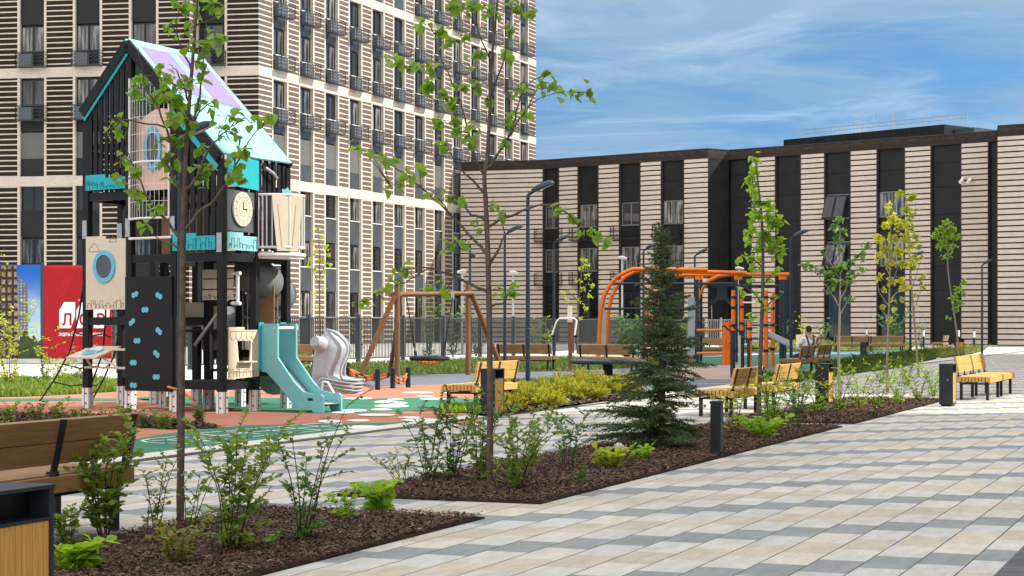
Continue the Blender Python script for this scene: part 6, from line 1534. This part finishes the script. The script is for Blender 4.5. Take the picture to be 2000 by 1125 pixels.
tree('poplar_sapling', 'thin sapling before the pale wing between street lamp and orange frame', (1128, 690), [(1128, 640), (1131, 580), (1136, 530), (1140, 500)], .05,
  [[(1130, 590), (1110, 570), (1095, 568)], [(1131, 570), (1150, 550), (1160, 545)], [(1134, 545), (1148, 520)]],
  [(1140,505,8),(1148,518,9),(1134,525,8),(1146,538,10),(1130,548,9),(1158,556,9),(1140,562,9),(1120,570,7),(1150,578,9),(1100,570,7),(1132,586,9),(1144,600,8),(1122,604,7),(1110,585,6),(1135,620,7)],
  .11, 'leaf_mix', .9, depth=.5)

# ---------------------------------------------------------------- shrubs
def shrub(label, base, top, wd, stems=6, dens=1.0, leaf=.042, mat='leaf_shrub', lean=0.0, group='young shrubs in the mulch beds', bare=.25, name='shrub', up=.5, wob=1.0):
    Yt = Ybase(base[1]); S = F/Yt; foot = P(*base); H_ = (base[1]-top)/S; Wm = wd/S/2; t = thing(name, label, 'shrub', foot, 0, group)
    r = random.Random(sum(map(ord, label))+int(base[0])); b = MB(); P_, D_ = [], []
    for k in range(stems):
        a = 2*math.pi*(k+r.uniform(-.3, .3))/stems; hk = H_*(r.uniform(.62, 1.0) if k else 1.0); rad = Wm*r.uniform(.45, 1.1)*(hk/H_)**.5; tipv = Vector((math.cos(a)*rad+lean/S*hk/H_, math.sin(a)*rad*.8, hk)); s0 = Vector((math.cos(a)*.03, math.sin(a)*.03, -.01))
        mid = s0*.45+tipv*.55+Vector((math.cos(a)*-.12*rad, math.sin(a)*-.12*rad, .06*hk)); q = bez([s0, s0*.75+mid*.25+Vector((r.uniform(-.02, .02), r.uniform(-.02, .02), 0)), mid, tipv], 5); n = len(q)
        b.tube(q, [.0065*(1-.7*i/(n-1))*(H_/.8)**.5 for i in range(n)], 5)
        twigs = [(q[i], (q[min(i+1, n-1)]-q[i-1]).normalized()) for i in range(1, n) if i/n > bare]
        dens = dens*SHRUB_K if k == 0 else dens; nt = max(4, int(9*dens))
        for j in range(nt):
            i = min(n-1, int((bare+(1-bare)*(j+.5)/nt)*n)); p0 = q[i]; dv = Vector((r.uniform(-1, 1), r.uniform(-1, 1), r.uniform(.0, .9))).normalized(); l = min(.3, H_*r.uniform(.10, .30)*wob); p1 = p0+dv*l; b.tube([p0, (p0+p1)/2+Vector((0, 0, .01)), p1], [.0026, .002, .0012], 4)
            nl = max(3, int(l/leaf*2.6*dens))
            for e in range(nl):
                f = (e+.6)/nl; pp = p0+(p1-p0)*f; side = dv.cross(Vector((0, 0, 1))); side = side if side.length > .1 else Vector((1, 0, 0)); dd = (side.normalized()*(1 if e % 2 else -1)+dv*.7+Vector((r.uniform(-.4, .4), r.uniform(-.4, .4), r.uniform(-.3, .5)))); P_.append(pp); D_.append(dd)
        for e in range(int(7*dens)):
            f = bare+(1-bare)*r.random(); i = min(n-2, int(f*(n-1))); P_.append(q[i]+(q[i+1]-q[i])*r.random()); D_.append(Vector((r.uniform(-1, 1), r.uniform(-1, 1), r.uniform(-.2, .8))))
    b.build('stems', M['stem'], t); Pn = np.array([tuple(p) for p in P_]); Dn = np.array([tuple(p) for p in D_]); n = len(Pn)
    leaf_mesh('foliage', Pn, Dn, np.array([0, 0, 1.0])+rng.normal(0, .5, (n, 3)), leaf*1.18*rng.uniform(.5, 1.2, n), M[mat], t, OVAL); return t
BF = 'broad leaved ground plants'
shrub('tall leafy shrub in front of the near brown bench', (205, 1050), 842, 165, 9, 1.2, .044, 'leaf_shrub', -10, bare=.3)
shrub('low shrub at the foot of the near bench, just right of the big bin', (130, 1075), 985, 70, 6, 1.1, .036, 'leaf_shrub')
shrub('slender shrub between the near bench and the nearest tree', (300, 1035), 888, 110, 5, .75, .036, 'leaf_shrub', 12)
shrub('thin shrub stem leaning against the nearest tree trunk', (372, 1040), 905, 90, 4, .6, .038, 'leaf_shrub', 24)
shrub('dense upright shrub right of the nearest tree', (455, 1082), 840, 190, 9, 1.15, .040, 'leaf_shrub', 15)
shrub('tall open shrub with a high leafy tip before the teal slide', (590, 1062), 795, 190, 6, .85, .038, 'leaf_dark', 30, bare=.2)
shrub('low reddish shrub at the foot of the nearest tree', (345, 1110), 1015, 140, 7, 1.0, .038, 'leaf_red')
shrub('small upright sprout in the near bed beside the cross path', (672, 1020), 955, 60, 4, .7, .05, 'leaf_bright')
shrub('broad leaved plant at the bottom edge by the big bin', (160, 1120), 1058, 110, 6, .8, .085, 'leaf_bright', 0, BF, name='leafy_plant')
shrub('broad leaved plant near the tip of the near bed', (742, 1003), 945, 90, 6, .8, .08, 'leaf_bright', 0, BF, name='leafy_plant')
shrub('small seedling low in the middle of the near bed', (525, 1075), 1040, 30, 3, .6, .035, 'leaf_shrub')
shrub('sparse arching shrub at the near left tip of the middle bed', (785, 948), 862, 220, 7, .55, .034, 'leaf_shrub', -25, bare=.45)
shrub('upright shrub left of the forked lime tree, shorter leftmost stems', (838, 940), 785, 110, 6, .95, .036, 'leaf_dark')
shrub('tall upright shrub with a pointed top left of the forked lime tree', (885, 938), 762, 100, 6, 1.05, .036, 'leaf_dark', 15)
shrub('bushy shrub directly behind the forked lime trunk', (940, 946), 775, 110, 7, 1.05, .036, 'leaf_shrub', 5)
shrub('wide leafy shrub right of the forked lime trunk', (1005, 962), 800, 170, 9, 1.15, .038, 'leaf_shrub', 35)
shrub('small tree like shrub with a leafy head left of the spruce', (1108, 918), 812, 95, 5, 1.0, .036, 'leaf_dark', 10, bare=.4)
shrub('low yellow green plant before the spruce near the white flowers', (1190, 918), 880, 100, 7, 1.0, .07, 'leaf_mix', 0, BF, name='leafy_plant')
shrub('low leafy tuft right of the white flowers under the spruce', (1250, 900), 872, 60, 5, .9, .05, 'leaf_bright', 0, BF, name='leafy_plant')
shrub('tiny seedling near the front edge of the middle bed', (1135, 950), 915, 36, 4, .8, .03, 'leaf_dark')
shrub('shrub right of the low bollard with a bare lower stem', (1436, 852), 755, 90, 6, .9, .038, 'leaf_mix', -8, bare=.35)
shrub('bushy shrub at the foot of the tall pale green tree', (1506, 850), 735, 120, 8, 1.1, .04, 'leaf_bright', 15)
shrub('low broad leaved plant before the tall pale green tree', (1490, 858), 815, 120, 7, 1.0, .075, 'leaf_bright', 0, BF, name='leafy_plant')
shrub('thin shrub near the far tip of the middle bed', (1555, 838), 748, 70, 5, .85, .038, 'leaf_dark')
B3 = (('lit shrub before the far lit bench', 1560, 812, 715, 110, 'leaf_mix'), ('lit shrub half hiding the bin beyond the lit benches', 1600, 808, 722, 100, 'leaf_bright'), ('dense lit shrub under the dark green spreading tree', 1640, 803, 715, 110, 'leaf_mix'), ('tall lit shrub right of the dark spreading tree', 1678, 796, 712, 110, 'leaf_bright'),
      ('lit shrub at the foot of the golden tree, left side', 1715, 800, 728, 100, 'leaf_mix'), ('lit shrub at the foot of the golden tree, right side', 1755, 790, 715, 100, 'leaf_bright'), ('small lit shrub left of the tall dark bin', 1795, 785, 722, 85, 'leaf_mix'), ('lit shrub behind the tall dark bin', 1822, 774, 708, 80, 'leaf_bright'),
      ('shrub behind the two thin golden trees', 1770, 752, 690, 90, 'leaf_mix'), ('shrub at the far edge of the lit path, near the small dark bin', 1722, 748, 700, 70, 'leaf_bright'))
for lb, x, yb, yt, w_, mt in B3: shrub(lb, (x, yb), yt, w_*1.1, 7, .85, .046, ('leaf_shrub' if mt == 'leaf_mix' else mt), 0, bare=.12)
FB = 'shrubs along the fence and wing'
for lb, x, yb, yt, w_, mt, lf, dn in (('tall bright yellow green shrub at the left edge before the blue banner', 18, 760, 590, 110, 'leaf_mix', .075, .95), ('bright shrub between the blue and red banners', 88, 752, 640, 60, 'leaf_mix', .07, .55), ('low yellow shrub before the red banner', 118, 752, 690, 80, 'leaf_mix', .065, .8),
      ('dark leafy shrub before the right part of the red banner', 158, 750, 670, 70, 'leaf_red', .065, .5), ('top of a bright shrub at the very left edge', -10, 735, 480, 50, 'leaf_mix', .08, .45),
      ('leafy shrub behind the fence left of the swing post', 700, 700, 590, 70, 'leaf_shrub', .08, .6), ('tall shrub inside the swing frame, left', 838, 700, 560, 70, 'leaf_dark', .09, .8), ('tall dense shrub inside the swing frame, right', 885, 697, 565, 90, 'leaf_dark', .09, 1.1), ('shrub behind the right swing post', 930, 695, 600, 60, 'leaf_shrub', .09, .8),
      ('pale shrub behind the fence below the tallest lamp', 1045, 690, 620, 60, 'leaf_mix', .09, .8), ('shrub left of the wooden fitness post', 1068, 692, 630, 50, 'leaf_shrub', .09, .7), ('dark bushy shrub behind the orange pipes', 1225, 700, 610, 110, 'leaf_dark', .09, 1.5), ('bushy shrub behind the spruce, left of the bars', 1330, 698, 625, 90, 'leaf_shrub', .09, 1.2),
      ('small thin shrub at the wing left of the bollard lamp', 1570, 678, 615, 34, 'leaf_mix', .10, .6), ('thin dark shrub at the wing, near the head of the man', 1608, 678, 618, 40, 'leaf_dark', .10, .7), ('dense shrub before the glazed strip behind the golden trees', 1745, 680, 610, 70, 'leaf_dark', .11, 1.3), ('slim shrub before the wing between two dark strips', 1800, 680, 620, 34, 'leaf_dark', .10, .6),
      ('spiky pale shrub left of the pale bollard lamp', 1562, 686, 664, 60, 'leaf_bright', .09, 1.3), ('thin shrub left of the dark lamp behind the orange bars', 1534, 686, 612, 30, 'leaf_dark', .10, .6), ('low shrub under the fence beside the slide', 590, 715, 685, 60, 'leaf_shrub', .08, 1.2)):
    shrub(lb, (x, yb), yt, w_, 8, dn, lf, mt, 0, FB, bare=.15)
# small plants on the narrow bed before the play tower
SG = 'small plants before the play tower'
for k, (x, yb, yt, w_, lb) in enumerate(((15, 829, 788, 60, 'leafy weed clump at the left edge above the near bench'), (70, 828, 783, 60, 'second weed clump from the left edge above the near bench'), (112, 826, 780, 55, 'weed clump above the middle of the near bench'), (160, 830, 792, 60, 'low weed clump before the left tower foot'), (215, 834, 798, 55, 'weed clump before the drawing table'),
      (285, 837, 800, 50, 'weed clump right above the bench end'), (320, 839, 806, 40, 'small weed clump left of the lamp foot'), (388, 829, 797, 24, 'lone upright seedling right of the lamp foot'), (245, 822, 790, 40, 'sparse weed clump under the climbing wall'), (345, 838, 815, 30, 'low tuft at the lamp foot'))):
    shrub(lb, (x, yb), yt, w_, 9, .8, .045, 'leaf_dark' if k % 2 else 'leaf_shrub', 0, SG, bare=.05, name='weed_clump')
# white flower heads under the spruce
for k, (x, yb, y, r_, lb) in enumerate(((1208, 900, 872, .05, 'larger white flower head under the spruce'), (1222, 902, 878, .035, 'smaller white flower head under the spruce'), (1467, 848, 823, .038, 'white flower head left of the tall pale green trunk'))):
    Yt = Ybase(yb); f = P(x, yb); t = thing('hydrangea_flower', lb, 'flower', f, 0, 'white hydrangea flowers'); z = (yb-y)*Yt/F
    b = MB(); b.tube([(0, 0, -.01), (.01, 0, z*.6), (0, 0, z)], [.004, .003, .003], 5); b.build('stem', M['stem'], t)
    n = 240; d = rand_unit(n)*np.array([1, 1, .7]); leaf_mesh('petals', np.array([0, 0, z])+d*r_*rng.uniform(.75, 1, n)[:, None], rng.normal(size=(n, 3)), d, np.full(n, .014), M['flower'], t, OVAL)

# ---------------------------------------------------------------- spruce
def spruce():
    foot = P(1292, 878); t = thing('spruce_tree', 'young dark spruce standing in the middle mulch bed', 'tree', foot); H_ = 2.44
    b = MB(); b.tube([(0, 0, -.02), (.01, 0, .8), (-.005, 0, 1.6), (-.01, .0, H_)], [.042, .034, .022, .006], 12); b.build('trunk', M['bark'], t)
    br = MB(); Ps, Ds = [], []; r = random.Random(4)
    z = .10
    while z < H_-.04:
        f = z/H_
        if f < .17: Lm = .66
        elif f < .245: z = .245*H_+.001; continue
        elif f < .46: Lm = .60-.30*(f-.245)
        elif f < .70: Lm = .52-1.05*(f-.46)
        else: Lm = .26*(1-(f-.70)/.31)**1.2+.03
        nb = 10 if f < .8 else 7; a0 = r.uniform(0, 6.28)
        for k in range(nb):
            if r.random() < .10: continue
            a = a0+2*math.pi*k/nb+r.uniform(-.25, .25); L_ = max(.05, Lm*r.uniform(.42, 1.12)*((1.0-.22*math.cos(a)) if f < .17 else 1)); zz = max(.06, z+r.uniform(-.09, .09)); dr = Vector((math.cos(a), math.sin(a), 0)); sag = (-.02 if f < .17 else -.12 if f < .4 else .12 if f < .7 else .5)+r.uniform(-.22, .22)
            pts = [Vector((0, 0, zz)), dr*L_*.5+Vector((0, 0, zz+L_*(.10+sag*.5)-.02)), dr*L_+Vector((0, 0, zz+L_*(.06+sag)))]; q = bez(pts, 5); n = len(q); br.tube(q, [.009*(1-.8*i/(n-1))*(L_/.6)**.6 for i in range(n)], 5)
            nl = max(4, int(L_/.037))
            for i in range(nl):
                fr_ = (i+1)/nl; ii = min(n-2, int(fr_*(n-1)-1e-6)); p0 = q[ii]+(q[ii+1]-q[ii])*(fr_*(n-1)-ii); tang = (q[ii+1]-q[ii]).normalized()
                for sd in (-1, 1):
                    ls = (.05+.16*L_*math.sin(math.pi*min(1, .18+fr_*.80)))*r.uniform(.7, 1.15); dv = (tang*.75+dr.cross(Vector((0, 0, 1)))*sd*.75+Vector((0, 0, r.uniform(-.65, .15)))).normalized(); e = p0+dv*ls; br.tube([p0, e], [.003, .0015], 4)
                    for s_ in range(int(ls/.0075)):
                        pp = p0+dv*(ls*(s_+.5)/max(1, int(ls/.0075))); Ps.append(pp); Ds.append(dv*.9+Vector((r.gauss(0, 1), r.gauss(0, 1), r.gauss(0, .8)+.25))*.75)
                for s_ in range(5): Ps.append(p0); Ds.append(tang+Vector((r.gauss(0, 1), r.gauss(0, 1), r.gauss(0, 1)))*.7)
        z += .075 if f < .17 else r.uniform(.07, .115) if f < .6 else .075
    for i in range(420): zz = H_-.50+.52*r.random(); Ps.append(Vector((0, 0, zz))); Ds.append(Vector((r.gauss(0, .6), r.gauss(0, .6), .8)))
    br.build('branches', M['bark'], t); Pn = np.array([tuple(p) for p in Ps]); Dn = np.array([tuple(p) for p in Ds]); n = len(Pn)
    tri = (np.array([(-.13, 0, 0), (.13, 0, 0), (.09, .8, 0), (0, 1, 0), (-.09, .8, 0)], float), [(0, 1, 2, 3, 4)]); leaf_mesh('needles', Pn, Dn, rng.normal(size=(n, 3)), .030*rng.uniform(.7, 1.25, n), M['needle'], t, tri)
    cn = MB(); 
    for k in range(7):
        c = MB(); a = r.uniform(0, 6.28); zz = H_-.18-.07*k; o = Vector((.09*math.cos(a)*(1+k*.15), .09*math.sin(a)*(1+k*.15), zz)); c.lathe(o, [(.004, -.06), (.014, -.045), (.016, -.02), (.008, 0)], 8); c.build('cone', M['stem'], t)
spruce()
# ---------------------------------------------------------------- spreading junipers
JL = ('yellow green juniper nearest the lit wooden bin', 'juniper clump at the foot of the tallest street lamp', 'juniper clump just right of the tallest lamp foot', 'tall feathery juniper clump in the middle of the bed', 'low golden juniper in the front of the bed, left half', 'low juniper in the front of the bed, right half', 'juniper behind the middle of the bed, before the ring platform', 'golden juniper at the right end of the bed by the spruce', 'small juniper at the right rear of the bed', 'juniper at the left rear of the bed by the lone bench')
for lb, (x, yb, w_, h_) in zip(JL, ((985, 800, 1.0, .26), (1040, 792, 1.1, .34), (1080, 782, 1.1, .40), (1115, 775, 1.2, .46), (1070, 796, 1.0, .26), (1150, 783, 1.1, .30), (1150, 762, 1.1, .42), (1205, 772, 1.2, .34), (1220, 758, .9, .32), (1010, 778, .9, .30))):
    foot = P(x, yb); t = thing('juniper_shrub', lb, 'shrub', foot, 0, 'spreading junipers'); r = random.Random(x); b = MB(); Ps, Ds = [], []
    for k in range(62):
        a = r.uniform(0, 6.28); L_ = w_*.5*r.uniform(.4, 1.0); el = r.uniform(.15, 1.0); dr = Vector((math.cos(a), math.sin(a), 0)); tip = dr*L_*(1-.45*el)+Vector((0, 0, h_*(.35+.75*el)*r.uniform(.7, 1.1))); q = bez([Vector((0, 0, .01)), dr*L_*.45+Vector((0, 0, h_*.45*el+.03)), tip], 5); n = len(q); b.tube(q, [.005*(1-.7*i/(n-1)) for i in range(n)], 4)
        for i in range(34):
            f = .2+.8*(i/33); ii = min(n-2, int(f*(n-1)-1e-6)); p0 = q[ii]+(q[ii+1]-q[ii])*(f*(n-1)-ii); tg = (q[ii+1]-q[ii]).normalized()
            for s_ in range(2): Ps.append(p0+Vector((r.gauss(0, .012), r.gauss(0, .012), r.gauss(0, .012)))); Ds.append(tg*.8+Vector((r.gauss(0, .6), r.gauss(0, .6), r.gauss(.25, .5))))
    b.build('stems', M['stem'], t); Pn = np.array([tuple(p) for p in Ps]); Dn = np.array([tuple(p) for p in Ds]); n = len(Pn)
    tri = (np.array([(-.10, 0, 0), (.10, 0, 0), (.14, .4, .02), (0, 1, 0), (-.14, .4, .02)], float), [(0, 1, 2, 3, 4)]); leaf_mesh('foliage', Pn, Dn, rng.normal(size=(n, 3))+np.array([0, 0, .6]), .062*rng.uniform(.55, 1.3, n), M['juniper'], t, tri)
